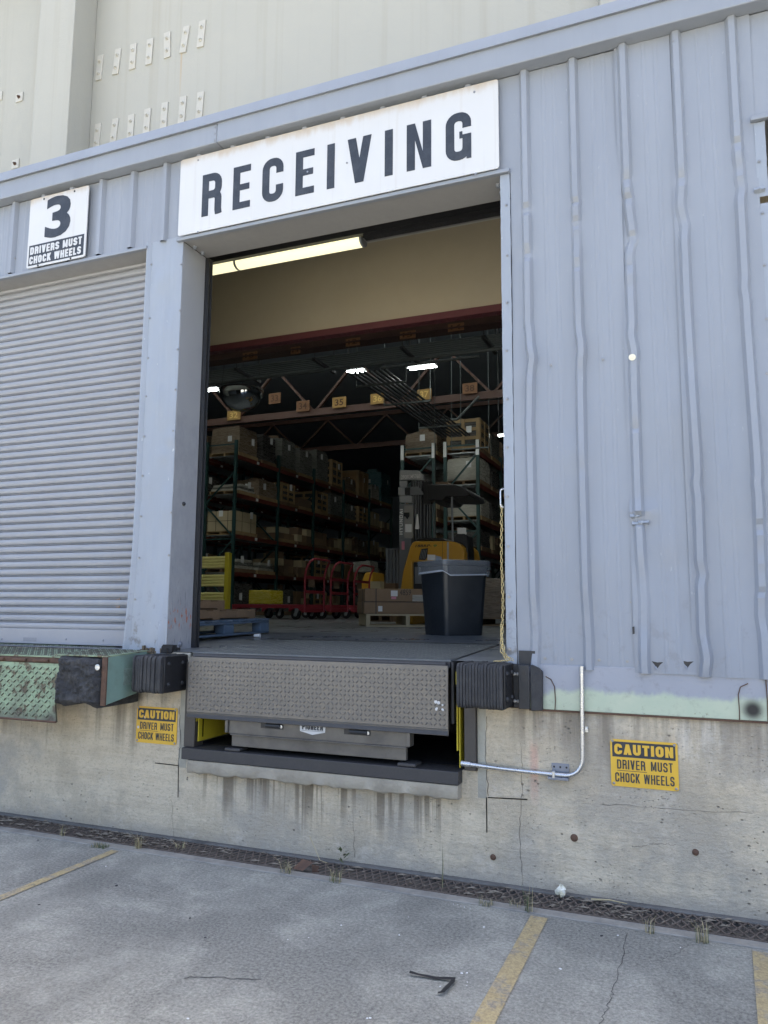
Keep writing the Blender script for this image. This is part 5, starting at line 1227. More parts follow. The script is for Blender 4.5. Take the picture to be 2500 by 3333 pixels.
rack(-2.63, -1.72, RY, 4, BAY, LC, 6.1, 'pallet rack near the right door jamb, beyond the trash bin', True)
planA = {4: [[('brown', .82, 1.1), ('dark', .85, .9)], [('grey', 1.0, 1.), ('grey', .9, 1.)], [('grey', 1.12, 1.), ('crate', .98, 1.)], [('brown', .5, 1.), ('ply', .98, 1.1)], [('silver', .6, .9), ('blue', 1.35, 1.2)]],
         3: [[('flat', .22, 1.), ('brown', .55, 1.2)], [('crate', .66, 1.), ('cartons', .3, 1.)], [('crate', .74, 1.), ('grey', .84, 1.1)], [('grey', .6, 1.), ('crate', .66, 1.)], [('cream', .6, 1.), ('cartons', .3, 1.)]],
         2: [[('cream', .62, 1.25), None], [('cartons', .4, 1.1), ('cartons', .5, 1.1)], [('cartons', .48, 1.), ('cartons', .3, 1.)], [('cartons', .48, 1.), ('brown', .52, 1.)], [('cream', .58, 1.), ('cartons', .4, 1.)]],
         1: [[('flat', .3, 1.1), ('flat', .26, 1.1)], [('cartons', .7, 1.1), ('cartons', .5, 1.)], [('crate', .74, 1.1), ('cartons', .5, 1.)], [('ply', .6, 1.), ('cartons', .45, 1.)], [('cartons', .5, 1.), ('grey', .5, 1.)]],
         0: [[('dark', .85, 1.1), ('grey', .4, 1.)], [('grey', .75, 1.1), ('cartons', .7, 1.)], [('crate', .7, 1.1), ('cartons', .6, 1.)], [('dark', .7, 1.), ('grey', .6, 1.)], [('cartons', .6, 1.), ('dark', .6, 1.)]]}
sd = 0
for lv_, bays in planA.items():
    z = FZ if lv_ == 0 else LA[lv_-1]+.058
    for i, pr_ in enumerate(bays):
        for j, it in enumerate(pr_):
            if it is None: continue
            k, h, wy = it; y = RY+i*BAY+.09+.62+j*1.26; sd += 1
            load(k, -9.85+(.0), y, z, 1.08, wy, h, f"{ADJ[k]}, left aisle rack, {ORD[i]} bay, {LVN[lv_]}, {'near' if j == 0 else 'far'} half", seed=sd)
planC = {4: [[('brown', .58, 1.)], [('brown', .6, 1.)]], 3: [[None, ('dark', .5, 1.)], [('brown', .6, 1.)]], 2: [[('cartons', .5, 1.)], [('grey', .6, 1.)]], 1: [[('brown', .4, 1.)]], 0: [[('cartons', .9, 1.1)]]}
planD = {4: [[('crate', .82, 1.1), ('grey', .7, 1.)], [('brown', .7, 1.), None]], 3: [[('silver', .64, 1.1), ('dark', .5, 1.)], [('dark', .6, 1.)]], 2: [[('silver', .52, 1.), ('dark', .5, 1.)]], 1: [[('dark', .45, 1.), ('cartons', .4, 1.)]], 0: [[('brown', 1.0, 1.1), ('dark', .9, 1.)]]}
for plan, xc, nm in ((planC, -3.415, 'rack behind mast'), (planD, -2.175, 'rack beyond bin')):
    for lv_, bays in plan.items():
        z = FZ if lv_ == 0 else LC[lv_-1]+.058
        for i, pr_ in enumerate(bays):
            for j, it in enumerate(pr_):
                if it is None: continue
                k, h, wy = it; y = RY+i*BAY+.09+.62+j*1.26; sd += 1
                load(k, xc, y, z, .98, wy, h, f"{ADJ[k]}, {nm}, {ORD[i]} bay, {LVN[lv_]}, {'near' if j == 0 else 'far'} half", seed=sd)
for i, (k, h, lv_) in enumerate((('brown', .7, 4), ('dark', .6, 3), ('cartons', .6, 2), ('crate', .5, 1))):
    load(k, -11.2, RY+.75, LA[lv_-1]+.058, 1.0, 1.05, h, f"{ADJ[k]} on the {LVN[lv_]} of the far left rack", seed=90+i)

# --------------------------------------------- yellow guard rail
gy = 11.8; gr_ = thing('guard_rail', 'yellow three rail ribbed guard rail at the end of the left rack', 'guard rail', (-8.5, gy, FZ))
for (ya, yb) in ((1811, 1850), (1870, 1909), (1928, 1967)):
    z1, z0 = at(700, ya, gy).z, at(700, yb, gy).z; xe = at(735, 1900, gy).x; pr = []
    for k in range(4):
        a = z0+(z1-z0)*k/4; h = (z1-z0)/4
        pr += [(gy-.004, a), (gy-.03, a+h*.28), (gy-.03, a+h*.72), (gy-.004, a+h*.98)]
    pts = pr+[(y+.006, z) for y, z in reversed(pr)]
    b = MB(); b.prism([(-9.9, y, z) for y, z in pts], (xe+9.9, 0, 0)); b.build('rail', simple('rail_cream_yellow', (.74, .66, .26), .5, 0., .06, 4) if ya == 1811 else bpy.data.materials['rail_cream_yellow'], gr_, ang=20)
b = MB(); xa, xb = at(733, 1890, gy).x, at(746, 1890, gy).x; b.box((xa, gy-.05, FZ), (xb, gy+.09, at(740, 1799, gy).z)); b.box((xa-.06, gy-.1, FZ), (xb+.06, gy+.14, FZ+.02)); b.build('post', M_ygrd, gr_, bevel=.01)
b = MB(); b.box((-9.95, gy-.05, FZ), (-9.83, gy+.09, at(740, 1799, gy).z)); b.build('post', M_ygrd, gr_, bevel=.01)

# --------------------------------------------- platform carts
cx, cy = -3.97, 9.5
def make_cart():
    o = thing('platform_cart', 'red platform cart carrying the yellow box, nearest of the three', 'platform cart', (cx, cy, FZ), 'red platform carts in a row'); L, W_ = 1.72, .93; zd = 1.655
    b = MB(); b.box((cx-L, cy, zd-.075), (cx, cy+W_, zd)); b.hexa([(cx-L, cy, zd-.16), (cx-L+.02, cy, zd-.16), (cx-L+.02, cy+W_, zd-.16), (cx-L, cy+W_, zd-.16), (cx-L, cy, zd-.076), (cx-L+.14, cy, zd-.076), (cx-L+.14, cy+W_, zd-.076), (cx-L, cy+W_, zd-.076)])
    b.hexa([(cx-.02, cy, zd-.16), (cx, cy, zd-.16), (cx, cy+W_, zd-.16), (cx-.02, cy+W_, zd-.16), (cx-.14, cy, zd-.076), (cx, cy, zd-.076), (cx, cy+W_, zd-.076), (cx-.14, cy+W_, zd-.076)]); b.build('deck', M_red, o, bevel=.006)
    b = MB(); b.box((cx-L+.02, cy+.02, zd+.001), (cx-.03, cy+W_-.02, zd+.006)); b.build('deck_mat', M_dark, o)
    zt = 2.60; b = MB(); pts = []
    pts += [(cx+.02, cy+.02, zd-.16), (cx+.02, cy+.02, 2.25), (cx+.06, cy+.02, 2.42), (cx+.13, cy+.03, zt-.06), (cx+.17, cy+.08, zt-.015), (cx+.18, cy+.14, zt)]
    b.tube(pts+[(p[0], 2*cy+W_-p[1], p[2]) for p in reversed(pts)], .024, 8); b.build('handle', M_red, o)
    for z in (1.92, 2.22): b = MB(); b.box((cx+.005, cy+.02, z-.03), (cx+.035, cy+W_-.02, z+.03)); b.build('cross_bar', M_red, o)
    for x in (cx-L+.42, cx-.22):
        for y in (cy+.10, cy+W_-.10):
            b = MB(); b.lathe([(.05, -.03), (.102, -.024), (.105, 0), (.102, .024), (.05, .03)], (x, y, FZ+.105), 18, axis='Y'); wh = b.build('wheel', M_tyre, o)
            b = MB(); b.lathe([(.0, -.032), (.045, -.031), (.045, .031), (0, .032)], (x, y, FZ+.105), 12, axis='Y'); b.build('hub', M_grey, wh)
            b = MB()
            for s in (-1, 1): b.hexa([(x-.03, y+s*.04-.004, FZ+.07), (x+.03, y+s*.04-.004, FZ+.07), (x+.03, y+s*.04+.004, FZ+.07), (x-.03, y+s*.04+.004, FZ+.07), (x-.045+.05, y+s*.04-.004, zd-.08), (x+.045+.05, y+s*.04-.004, zd-.08), (x+.045+.05, y+s*.04+.004, zd-.08), (x-.045+.05, y+s*.04+.004, zd-.08)])
            b.box((x, y-.05, zd-.085), (x+.11, y+.05, zd-.076)); b.build('caster_fork', M_greyl, o)
    p = MB(); p.add([(cx-.0, cy+.2, 2.02), (cx-.0, cy+.5, 2.02), (cx-.0, cy+.5, 2.2), (cx-.0, cy+.2, 2.2)], [(0, 1, 2, 3)]); p.build('card_sign', M_card2, o, smooth=False)
    return o
c1 = make_cart()
c2 = dup(c1, label='red platform cart in the middle of the row, its loop handle second from the left'); c2.location = (cx+.0, cy+1.22, FZ)
c3 = dup(c1, label='red platform cart at the back of the row, beside the big brown carton'); c3.location = (cx+.02, cy+2.44, FZ)
yb_ = MB(); xa, xb = at(813, 1945, cy+.1).x, at(882, 1945, cy+.1).x; yb_.box((xa, cy+.06, 1.664), (xb, cy+.62, 1.664+.29)); tag(yb_.build('yellow_box', M_wrapy, bevel=.012), 'bright yellow film wrapped box on the deck of the nearest red cart', 'box')

# --------------------------------------------- trash bin
bp = af(1460, 2071); bp.y += .30; bp.x -= .045
tb = thing('trash_bin', 'large square black plastic trash bin with a clear liner over its rim', 'trash bin', bp)
def rsq(s, z, rz, r=.06, n=5):
    out = []
    for q in range(4):
        c = Vector(((s/2-r)*(1 if q in (0, 3) else -1), (s/2-r)*(1 if q in (0, 1) else -1), 0))
        for k in range(n): a = R(q*90+k*90/(n-1)); v = c+Vector((r*math.cos(a), r*math.sin(a), 0)); v.rotate(Matrix.Rotation(rz, 3, 'Z')); out.append(bp+v+Z1*z)
    return out
rz = R(-41); HB = .672; s0_, s1_ = .405, .485
def ringmesh(levels): 
    mb = MB(); mb.grid([[*r, r[0]] for r in levels]); return mb
lv2 = [rsq(s0_, .0, rz), rsq(s0_+.006, .02, rz)]+[rsq(s0_+(s1_-s0_)*f, HB*f, rz) for f in (.3, .6, .88)]+[rsq(s1_-.005, HB*.93, rz), rsq(s1_+.02, HB*.935, rz), rsq(s1_+.025, HB, rz), rsq(s1_, HB, rz), rsq(s1_-.02, HB-.02, rz), rsq(s0_, .05, rz)]
M_bin = simple('bin_plastic', (.011, .015, .020), .38, 0., .25, 6, dirt=(.03, .034, .04), dirt_amt=.6)
ringmesh(lv2).build('body', M_bin, tb, ang=50)
def mk_film():
    m, t, b = newmat('clear_film', .2); n = N(t); p = n.P(); b.inputs['Base Color'].default_value = (.5, .55, .6, 1)
    n.set(b, 'Alpha', n.ramp(n.noise(n.map(p, (3, 3, 8)), 5, 5, .65), [(.3, .10), (.7, .24)])); n.bump(b, n.noise(n.map(p, (1, 1, .5)), 12, 3), .4, .02); return m
M_film = mk_film(); rg = random.Random(2)
def lrow(s, z, amp, dp=0): return [q+Vector((rg.uniform(-amp, amp), rg.uniform(-amp, amp), dp*(math.sin(i*.7)*.5+(.6 if 13 <= i or i < 2 else 0)))) for i, q in enumerate(rsq(s, z, rz))]
ringmesh([lrow(s1_+.02, HB-.095, .005, -.05), lrow(s1_+.036, HB-.06, .004), lrow(s1_+.04, HB-.02, .003), lrow(s1_+.036, HB+.006, .003), lrow(s1_-.01, HB+.006, .004), lrow(s1_-.04, HB-.05, .005)]).build('liner', M_film, tb, ang=60)
rg = random.Random(2); M_hem = simple('liner_hem', (.34, .37, .42), .3); h1_ = lrow(s1_+.021, HB-.096, .005, -.05)
ringmesh([h1_, [q+Z1*(.012+.006*math.sin(i)) for i, q in enumerate(h1_)]]).build('liner_hem', M_hem, tb, ang=60)

# --------------------------------------------- big carton on a skid
pp = af(1192, 2040); th = R(31); ux = Vector((math.cos(th), math.sin(th), 0)); uy = Vector((-math.sin(th), math.cos(th), 0))
sk = thing('skid_carton', 'two tier brown carton marked 4859 on a pale skid beside the trash bin', 'pallet load', pp)
def obx(mb, a, b_, mi=0):
    P = [pp+ux*x+uy*y+Z1*z for z in (a[2], b_[2]) for x, y in ((a[0], a[1]), (b_[0], a[1]), (b_[0], b_[1]), (a[0], b_[1]))]; mb.hexa(P, mi)
Ws, Ds = 1.15, .8; b = MB(); obx(b, (0, 0, .0), (Ws, .1, .02)); obx(b, (0, Ds-.1, 0), (Ws, Ds, .02)); obx(b, (0, .0, .145), (Ws, Ds, .165))
for x in (0, .53, Ws-.05): obx(b, (x, 0, .021), (x+.05, Ds, .144))
b.build('skid', M_cream2, sk, smooth=False)
b = MB(); obx(b, (-.03, .02, .167), (1.1, .75, .325)); obx(b, (-.02, .03, .329), (1.08, .76, .50)); bx = b.build('carton', M_card, sk, bevel=.008)
b = MB(); obx(b, (-.034, .16, .168), (-.031, .18, .5)); obx(b, (-.034, .012, .32), (1.1, .019, .328)); obx(b, (.125, .012, .168), (.135, .0195, .5)); b.build('strap', M_black, sk, smooth=False)
b = MB(); obx(b, (.33, .0265, .40), (.42, .0295, .475)); obx(b, (.16, .0165, .20), (.215, .0195, .27)); b.build('paper_label', M_paper, sk, smooth=False)
b = MB(); obx(b, (.335, .0265, .362), (.40, .0295, .395)); b.build('pink_label', M_pink, sk, smooth=False)
b = MB(); bfont(b, '4859', pp+ux*.45+uy*.0285+Z1*.415, ux, Z1, .15, .075, bold=-.008, shear=.1); b.build('marking', M_black, sk, smooth=False)
b = MB(); obx(b, (.62, .0265, .335), (.95, .0295, .42)); b.build('film_patch', M_wraps, sk)
# further pallet right of the bin
q = af(1600, 2040); load('brown', q.x+.2, q.y+.9, FZ, 1.1, 1., .55, 'brown film wrapped cartons on the floor behind the trash bin', seed=200, group='loads standing on the warehouse floor')
q = at(1258, 1870, 8.8); load('cartons', q.x, 8.8, FZ, .5, .6, .62, 'strapped stack of cartons with white labels left of the reach truck', seed=201, group='loads standing on the warehouse floor')

# --------------------------------------------- reach truck
FY = 7.0; rt_ = thing('reach_truck', 'yellow and grey stand-up reach truck with a tall mast', 'reach truck', (-.6, FY, FZ))
def ppx(mb, pts, Y, depth, mi=0): mb.prism([at(x, y, Y) for x, y in pts], (0, depth, 0), mi); return mb
def zfl(p): p = Vector(p); p.z = FZ; return p
b = MB(); P = [at(1300, 1640, FY), at(1346, 1640, FY)]; b.prism([P[0], P[1], zfl(at(1322, 1990, FY)), zfl(at(1298, 1990, FY))], (0, .12, 0)); b.build('mast_column', M_grey, rt_, bevel=.006)
b = MB(); ppx(b, [(1301, 1530), (1360, 1531), (1376, 1545), (1378, 1562), (1300, 1563)], FY, .06); mh = b.build('mast_head', M_greyl, rt_, bevel=.005)
b = MB(); p0 = at(1306, 1560, FY-.004); bfont(b, '2908GM57601', p0, X1, Z1, at(1371, 1560, FY).x-p0.x, at(1306, 1547, FY).z-p0.z, bold=.01); b.build('serial_number', M_paper, mh, smooth=False)
b = MB(); ppx(b, [(1300, 1565), (1325, 1565), (1325, 1585), (1300, 1585)], FY, .06); ppx(b, [(1296, 1586), (1318, 1586), (1318, 1612), (1296, 1612)], FY-.05, .12); ppx(b, [(1300, 1613), (1340, 1613), (1340, 1636), (1300, 1636)], FY, .06); b.build('mast_block', M_greyl, rt_, bevel=.006)
b = MB(); ppx(b, [(1330, 1584), (1361, 1584), (1374, 1600), (1378, 1610), (1330, 1611)], FY-.02, .05); b.build('carriage_plate', M_grey, rt_, bevel=.006)
b = MB(); ppx(b, [(1317, 1587), (1332, 1587), (1332, 1611), (1317, 1611)], FY-.06, .06); b.build('camera_box', M_dark, rt_, bevel=.008)
b = MB()
for x in (1343, 1352, 1360, 1368, 1380, 1390, 1398): ppx(b, [(x, 1566), (x+3, 1566), (x+3, 1765), (x, 1765)], FY+.06+.02*(x % 3), .05)
b.build('mast_rails', M_grey, rt_)
b = MB(); ppx(b, [(1338, 1566), (1402, 1566), (1402, 1768), (1338, 1768)], FY+.16, .05); b.build('mast_backplate', M_black, rt_)
b = MB(); ppx(b, [(1316, 1645), (1345, 1645), (1345, 1752), (1316, 1752)], FY-.012, .011); mc = b.build('mast_cover', simple('cover_beige_grey', (.30, .29, .27), .5, .1, .08, 4), rt_, bevel=.003)
b = MB(); ppx(b, [(1319, 1706), (1340, 1706), (1340, 1732), (1319, 1732)], FY-.016, .003); b.build('rating_label', M_paper, mc, smooth=False)
b = MB(); ppx(b, [(1314, 1668), (1332, 1668), (1332, 1680), (1325, 1690), (1320, 1682), (1314, 1680)], FY-.03, .017); b.build('latch', M_black, mc, bevel=.004)
b = MB(); A, B_ = at(1311, 1740, FY-.002), at(1311, 1657, FY-.002); zd_ = Vector((-1, 0, 0)); lettering(b, 'HYUNDAI', (A.x+.0, FY-.003, A.z), Z1, zd_, abs(at(1300, 1700, FY).x-at(1311, 1700, FY).x), B_.z-A.z, t=.24, gap=.16, base=.85); b.build('lettering', M_paper, rt_, smooth=False)
b = MB(); ppx(b, [(1307, 1762), (1317, 1762), (1317, 1789), (1307, 1789)], FY-.003, .002); b.build('warning_sticker', M_pink, rt_, smooth=False)
bodyp = [(1300, 1900), (1312, 1858), (1326, 1810), (1335, 1779), (1342, 1766), (1352, 1761), (1440, 1761), (1478, 1763), (1495, 1770), (1508, 1782), (1512, 1800), (1513, 1900)]
b = MB(); P = [at(x, y, FY-.25) for x, y in bodyp]; P[0] = zfl(at(1287, 1980, FY-.25)); P[-1] = zfl(at(1516, 1980, FY-.25)); P.append(zfl(at(1345, 1980, FY-.25))); P.append(at(1342, 1900, FY-.25)); P.append(at(1342, 1830, FY-.25)); P.append(at(1346, 1828, FY-.25))
P = P[:11]+[at(1513, 1829, FY-.25), at(1346, 1828, FY-.25), at(1342, 1831, FY-.25), zfl(at(1344, 1980, FY-.25))]
b.prism(P, (0, .9, 0)); bod = b.build('body', M_fork, rt_, bevel=.018, seg=3)
b = MB(); ppx(b, [(1344, 1830), (1512, 1830), (1512, 1950), (1344, 1950)], FY-.2, .8); b.build('battery_bay', M_dark, rt_)
b = MB(); ppx(b, [(1350, 1845), (1372, 1845), (1372, 1900), (1350, 1900)], FY-.23, .02); b.build('bay_panel', M_grey, rt_, bevel=.004)
b = MB(); b_pts = [(1371, 1787), (1393, 1784), (1390, 1815), (1384, 1823), (1363, 1822), (1364, 1812)]; ppx(b, b_pts, FY-.258, .006)
vt = b.build('vent', M_dark, bod, bevel=.004); b = MB()
for k in range(4): ppx(b, [(1372+k*5, 1789), (1374+k*5, 1789), (1368+k*5, 1819), (1366+k*5, 1819)], FY-.268, .008)
b.build('vent_slat', M_grey, vt, smooth=False)
b = MB(); p0 = at(1352, 1781.5, FY-.252); hh = at(1352, 1773, FY-.252).z-p0.z; ww = at(1405, 1780, FY-.252).x-p0.x; bfont(b, '18BRP-', p0, X1, Z1, ww, hh, bold=.02, shear=.15); b.build('model_marking', M_black, bod, smooth=False)
b = MB(); p1 = at(1411, 1781, FY-.252); bfont(b, '9', p1, X1, Z1, at(1422, 1780, FY).x-at(1411, 1780, FY).x, hh, bold=.02, shear=.15); b.build('model_marking', simple('marking_green', (.06, .20, .05), .5), bod, smooth=False)
b = MB(); ppx(b, [(1391, 1805), (1417, 1806), (1417, 1824), (1391, 1823)], FY-.254, .003); b.build('paper_label', M_paper, bod, smooth=False)
b = MB(); ppx(b, [(1418, 1808), (1437, 1813), (1437, 1825), (1418, 1824)], FY-.254, .003); b.build('paper_label', simple('blue_label', (.35, .42, .55), .6), bod, smooth=False)
b = MB(); ppx(b, [(1455, 1764), (1461, 1764), (1461, 1828), (1455, 1828)], FY-.252, .002); b.build('body_stripe', M_greyl, bod, smooth=False)
b = MB(); ppx(b, [(1440, 1762), (1441, 1762), (1441, 1828), (1440, 1828)], FY-.2515, .0015); b.build('panel_seam', M_black, bod, smooth=False)
b = MB(); ppx(b, [(1352, 1758), (1362, 1752), (1395, 1750), (1440, 1751), (1452, 1760)], FY-.1, .5); b.build('console', M_black, rt_, bevel=.02)
b = MB(); ppx(b, [(1388, 1577), (1420, 1576), (1480, 1576), (1508, 1586), (1522, 1598), (1526, 1612), (1500, 1617), (1452, 1616), (1440, 1628), (1390, 1628)], FY-.15, 1.0); b.build('overhead_guard', M_black, rt_, bevel=.015)
b = MB(); ppx(b, [(1380, 1568), (1402, 1566), (1402, 1640), (1380, 1640)], FY+.0, .1); b.build('guard_bracket', M_black, rt_)
b = MB(); b.tube([at(1470, 1590, FY-.1), at(1474, 1765, FY-.1)], .018, 8); b.tube([at(1409, 1625, FY+.5), at(1413, 1765, FY+.5)], .012, 8); b.build('guard_post', M_grey, rt_)
b = MB(); ppx(b, [(1478, 1772), (1477, 1748), (1484, 1738), (1512, 1736), (1521, 1745), (1525, 1790), (1526, 1900), (1514, 1900), (1513, 1782), (1500, 1770)], FY-.1, .35); b.build('back_rest', M_dark, rt_, bevel=.025)
b = MB(); ppx(b, [(1488, 1717), (1517, 1718), (1517, 1740), (1509, 1738), (1489, 1737)], FY-.08, .008); b.build('paper_sheet', M_paper, rt_, smooth=False)
b = MB(); ppx(b, [(1356, 1674), (1360, 1673), (1365, 1720), (1361, 1723), (1351, 1721), (1354, 1700)], FY-.06, .006); b.build('hanging_paper', M_paper, rt_, smooth=False)
b = MB(); ppx(b, [(1418, 1570), (1455, 1568), (1462, 1577), (1418, 1577)], FY+.3, .25); b.build('tray_box', M_card2, rt_)
b = MB()
for k in range(4): ppx(b, [(1256+k*11, 1788), (1264+k*11, 1788), (1264+k*11, 1898), (1256+k*11, 1898)], FY+.35+.03*k, .06)
ppx(b, [(1256, 1784), (1298, 1784), (1298, 1789), (1256, 1789)], FY+.35, .15); b.build('load_backrest', M_grey, rt_)
# second truck far behind the carts
sy = 13.0; t2 = thing('pallet_truck', 'dark yellow truck half hidden behind the red carts', 'truck', (at(1185, 1900, sy).x, sy, FZ))
b = MB(); P = [at(x, y, sy) for x, y in ((1186, 1868), (1192, 1862), (1212, 1862), (1214, 1960), (1163, 1960), (1165, 1905), (1176, 1895))]; P[3] = zfl(P[3]); P[4] = zfl(P[4]); b.prism(P, (0, .8, 0)); b.build('body', M_fork, t2, bevel=.03)
b = MB(); ppx(b, [(1150, 1830), (1205, 1825), (1207, 1860), (1150, 1862)], sy+.2, .5); b.build('goods_on_forks', M_wrapg, t2)

# --------------------------------------------- pallets by the left jamb
p1, p2 = at(600, 2085, .62), at(868, 2065, 1.75); p1.z = fz(.62); p2.z = fz(1.75); d = (p2-p1); d.z = 0; ang = math.atan2(d.y, d.x)
bl_ = MB(); L, W_ = 1.2, 1.0
for y0, y1_ in ((-.5, -.4), (-.05, .05), (.4, .5)):
    bl_.box((-.6, y0, .0), (.6, y1_, .018)); bl_.box((-.6, y0, .098), (.6, y1_, .116))
    for x0, x1 in ((-.6, -.46), (-.07, .07), (.46, .6)): bl_.box((x0, y0, .0185), (x1, y1_, .0975))
for k in range(7): x = -.6+.1833*k; bl_.box((x, -.5, .1165), (x+.1, .5, .136))
bo_ = bl_.build('blue_pallet', M_blue, bevel=.006); tag(bo_, 'scuffed blue block pallet on the floor just inside the left jamb', 'pallet')
bo_.rotation_euler = (0, R(-1.2), ang); n_ = Vector((-d.y, d.x, 0)).normalized(); bo_.location = p2-d.normalized()*.56+n_*.5+Z1*.0
pw0 = MB(); pallet_geo(pw0); wp = tag(pw0.build('wooden_pallet', M_woodd, smooth=False), 'lower brown wooden pallet lying on the blue pallet by the left jamb', 'pallet', 'brown wooden pallets by the left jamb')
wp.location = bo_.location+n_*.12-d.normalized()*.05+Z1*.139; wp.rotation_euler = (0, R(-.6), ang+R(2)); wp.scale = (1, 1, .62)
w2 = dup(wp, label='upper brown wooden pallet, pushed to the left on the stack by the jamb'); w2.location = wp.location-d.normalized()*.36+n_*.1+Z1*.088; w2.scale = (1, 1, .6); w2.rotation_euler = (0, 0, ang-R(3))
for (x, y, lab, s) in ((624, 2106, 'small white paper cup lying at the foot of the left jamb', 1.), (836, 2076, 'small white paper scrap of cup in front of the blue pallet', .8)):
    q = af(x, y); mb = MB(); r = .022*s; mb.tube([q+Vector((-.025, 0, r)), q+Vector((.03, .008, r*1.05))], [r*.8, r], 12); tag(mb.build('paper_cup', M_paper), lab, 'paper cup')

# --------------------------------------------- roof steel, hanging signs, pipes, lamps, mirror
def truss(Y, z, label, tz=1.3):
    o = thing('roof_truss', label, 'roof truss', (-5, Y, z), 'brown roof trusses'); b = MB(); b.box((-20, Y-.05, z-.09), (14, Y+.05, z+.09)); b.build('bottom_chord', M_beamb, o)
    b = MB(); b.box((-20, Y-.05, z+tz), (14, Y+.05, z+tz+.14)); b.build('top_chord', M_beamb, o); b = MB()
    for k in range(14): x = -20+k*2.4; b.bar((x, Y, z), (x+1.2, Y, z+tz), .08, .06); b.bar((x+1.2, Y, z+tz), (x+2.4, Y, z), .08, .06)
    b.build('web', M_beamb, o, smooth=False); return o
tz1 = at(1230, 1322, 13).z; truss(13.0, tz1, 'brown roof truss carrying the boards numbered 32 to 38')
b1 = at(1150, 1096, 5.06).z; o = thing('roof_beam', 'brown roof beam just inside carrying the boards numbered 10 to 14', 'roof beam', (-2, 5.06, b1)); b = MB(); b.box((-12, 5.02, b1-.10), (10, 5.12, b1+.10)); b.box((-12, 4.95, b1+.10), (10, 5.19, b1+.115)); b.box((-12, 4.95, b1-.115), (10, 5.19, b1-.10)); b.build('girder', simple('dark_girder', (.075, .035, .028), .6), o)
truss(21.0, 7.6, 'brown roof truss far back above the racks', 1.1)
for n_, x, y, Y, w_, h_, br_ in ((10, 815, 1153, 5.0, 46, 23, 0), (11, 963, 1135, 5.0, 30, 21, 0), (12, 1150, 1108, 5.0, 46, 24, 0), (13, 1328, 1085, 5.0, 50, 24, 0), (14, 1485, 1060, 5.0, 52, 24, 0),
        (32, 762, 1352, 12.9, 42, 30, 1), (33, 895, 1297, 12.9, 38, 34, 0), (34, 987, 1322, 12.9, 42, 34, 0), (35, 1105, 1310, 12.9, 44, 34, 1), (36, 1230, 1298, 12.9, 46, 34, 1), (37, 1382, 1284, 12.9, 46, 34, 1), (38, 1530, 1264, 12.9, 48, 34, 0)):
    q = at(x, y+(6 if Y < 6 else 0), Y); s = (at(x+w_/2, y, Y).x-at(x-w_/2, y, Y).x)/2; hz = (at(x, y-h_/2, Y).z-at(x, y+h_/2, Y).z)/2
    o = thing('number_board', f'{"yellow" if br_ else "dim brown"} hanging board stencilled {n_} under the roof', 'number board', q, 'stencilled number boards under the roof')
    b = MB(); b.box((q.x-s, Y-.02, q.z-hz), (q.x+s, Y, q.z+hz)); b.build('board', M_board if br_ else M_boardd, o)
    b = MB(); bfont(b, str(n_), (q.x-s*.62, Y-.022, q.z-hz*.62), X1, Z1, s*1.24, hz*1.24, bold=.02); b.build('stencil', M_numy if n_ in (32, 36, 37) else M_numb, o, smooth=False)
def pipe(name, pts, r, label, cat='pipe', group=None):
    b = MB(); b.tube(pts, r, 8); tag(b.build(name, M_pipe), label, cat, group)
PY = 6.0
for k, (xa, ya, xb, yb, r, Y) in enumerate(((660, 1190, 1632, 1055, .018, 6.0), (660, 1196, 1325, 1100, .02, 6.1), (660, 1252, 1632, 1135, .03, 6.0), (1240, 1200, 1560, 1158, .022, 6.6))):
    A, B_ = at(xa, ya, Y), at(xb, yb, Y); A.z = B_.z = (A.z+B_.z)/2
    if k in (0, 2): A.x -= 2; B_.x += 2
    pipe('ceiling_pipe', [A, B_], r, ['thin pipe highest of those running across behind the lintel', 'short pipe just under the highest thin pipe', 'thick pipe lowest of those running across below the pipe rack', 'short pipe with an end box right of the centre lamps'][k], group='pipes under the warehouse roof')
o = thing('pipe_rack', 'bundle of parallel conduits hung across the opening on dark trapeze bars', 'pipe rack', at(1150, 1170, 6.3))
zz = at(1150, 1165, 6.2).z; b = MB()
for k in range(7): b.tube([(-8, 6.0+.085*k, zz), (6, 6.0+.085*k, zz)], .017, 6)
b.build('conduits', M_pipe, o); b = MB()
for x in (at(800, 1200, 6.2).x, at(1050, 1180, 6.2).x, at(1330, 1130, 6.2).x, at(1590, 1090, 6.2).x): b.box((x-.025, 5.88, zz-.07), (x+.025, 6.66, zz-.025)); b.box((x-.006, 5.92, zz-.02), (x+.006, 5.93, 9.3)); b.box((x-.006, 6.62, zz-.02), (x+.006, 6.63, 9.3))
b.build('trapeze', M_dark, o)
# the run of pipes going back into the hall
o = thing('pipe_run', 'dark bundle of pipes on trapeze bars running back into the hall', 'pipe rack', at(1250, 1260, 8))
A = at(1200, 1215, 6.8); zr = A.z; b = MB()
for k in range(8): x = A.x-.30+.09*k; b.tube([(x, 6.7, zr), (x, 11.8, zr)], .022, 6)
b.build('pipes', M_dark, o)
b = MB()
for (xa, xb, y, Y) in ((1175, 1300, 1232, 7.3), (1250, 1360, 1278, 8.6), (1330, 1430, 1328, 10.6), (1385, 1490, 1372, 13.0)):
    P, Q = at(xa, y, Y), at(xb, y, Y); z = zr-.05; b.bar((A.x-.45, Y, z), (A.x+.48, Y, z), .04, .03); b.bar((A.x-.45, Y, z), (A.x-.45, Y, 9.3), .012, .012); b.bar((A.x+.48, Y, z), (A.x+.48, Y, 9.3), .012, .012)
b.build('trapeze', M_pipe, o)
pipe('sprinkler_pipe', [at(1315, 1310, 11), at(1390, 1372, 11), at(1488, 1365, 11), at(1560, 1290, 11)], .03, 'bent grey pipe looping below the dark bundle of pipes', group='pipes under the warehouse roof')
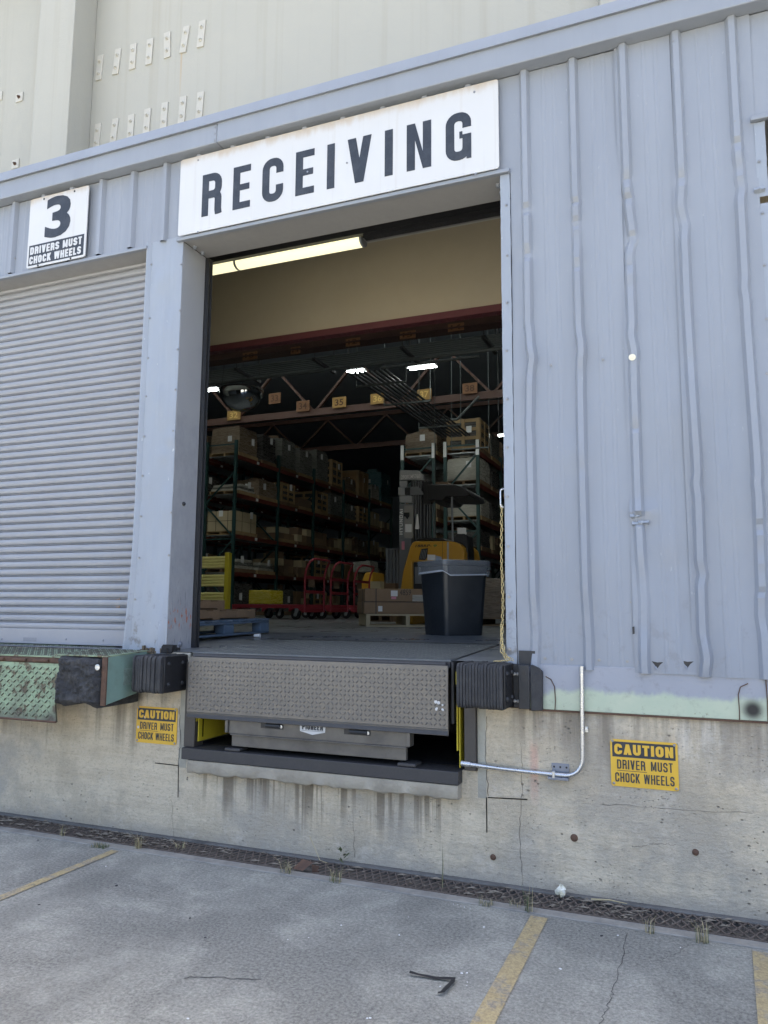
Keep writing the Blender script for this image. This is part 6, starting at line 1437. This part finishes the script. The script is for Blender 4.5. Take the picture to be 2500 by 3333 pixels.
b = MB(); A = at(1415, 1190, 6.9); b.tube([(A.x, 6.9, 9.3), (A.x, 6.9, at(1415, 1750, 6.9).z)], .006, 6); tag(b.build('hanging_cord', M_pipe), 'thin grey cord hanging straight down in front of the reach truck', 'cord')
def strip_light(xa, ya, xb, yb, Y, label):
    A, B_ = at(xa, ya, Y), at(xb, yb, Y); z = (A.z+B_.z)/2; o = thing('strip_light', label, 'ceiling light', ((A.x+B_.x)/2, Y, z), 'lit strip lights under the warehouse roof')
    for dy in (-.06, .06): b = MB(); b.tube([(A.x, Y+dy, z), (B_.x, Y+dy, z)], .010, 8); b.build('lamp_tube', M_tube, o)
    b = MB(); b.box((A.x, Y-.09, z+.03), (B_.x, Y+.09, z+.06)); b.box((A.x, Y-.02, z+.076), (A.x+.03, Y+.02, 9.35)); b.build('fitting', M_dark, o)
strip_light(640, 1275, 712, 1266, 9.0, 'lit twin tube strip light at the left jamb above the dome mirror')
strip_light(1132, 1213, 1188, 1206, 9.0, 'lit twin tube strip light left of centre under the crossing pipes')
strip_light(1332, 1201, 1418, 1190, 8.0, 'lit twin tube strip light right of centre above the board numbered 37')
strip_light(1622, 1418, 1700, 1413, 14.0, 'lit strip light half hidden by the right door jamb')
o = thing('added_fill_light_row', 'added unseen row of strip tubes above the dock opening, lifting the indoor light', 'ceiling light', (-4, 8, 8.4))  # unseen tubes added to brighten the racks and the hall
for Y_ in (7.4, 10.2):
    b = MB(); b.tube([(-11, Y_, 8.3+(Y_-7.4)*.25), (3.5, Y_, 8.3+(Y_-7.4)*.25)], .022, 8); b.build('lamp_tube', M_tube, o)
b = MB(); b.box((-11, 7.35, 8.36), (3.5, 7.45, 8.40)); b.build('fitting', M_dark, o)
mq = at(786, 1274, 6.0); md = thing('dome_mirror', 'hanging half dome safety mirror in front of the roof beam at left', 'mirror', mq)
mr, mtl, mbb = newmat('mirror_skin', .06, 1.0); mbb.inputs['Base Color'].default_value = (.55, .57, .58, 1)
rm = .36; prof = [(rm*math.cos(R(a)), -rm*.93*math.sin(R(a))) for a in range(0, 90, 6)]+[(0, -rm*.93)]
b = MB(); b.lathe(prof, mq, 32); b.build('dome', mr, md, ang=80)
b = MB(); b.lathe([(rm, .0), (rm+.012, .0), (rm+.012, .02), (rm, .02)], mq, 32); b.build('rim', M_black, md)
b = MB()
for a in (0, 120, 240): b.tube([mq+Vector((rm*math.cos(R(a)), rm*math.sin(R(a)), 0)), mq+Vector((0.05*math.cos(R(a)), .05*math.sin(R(a)), 3.6))], .004, 5)
b.build('chain', M_dark, md)
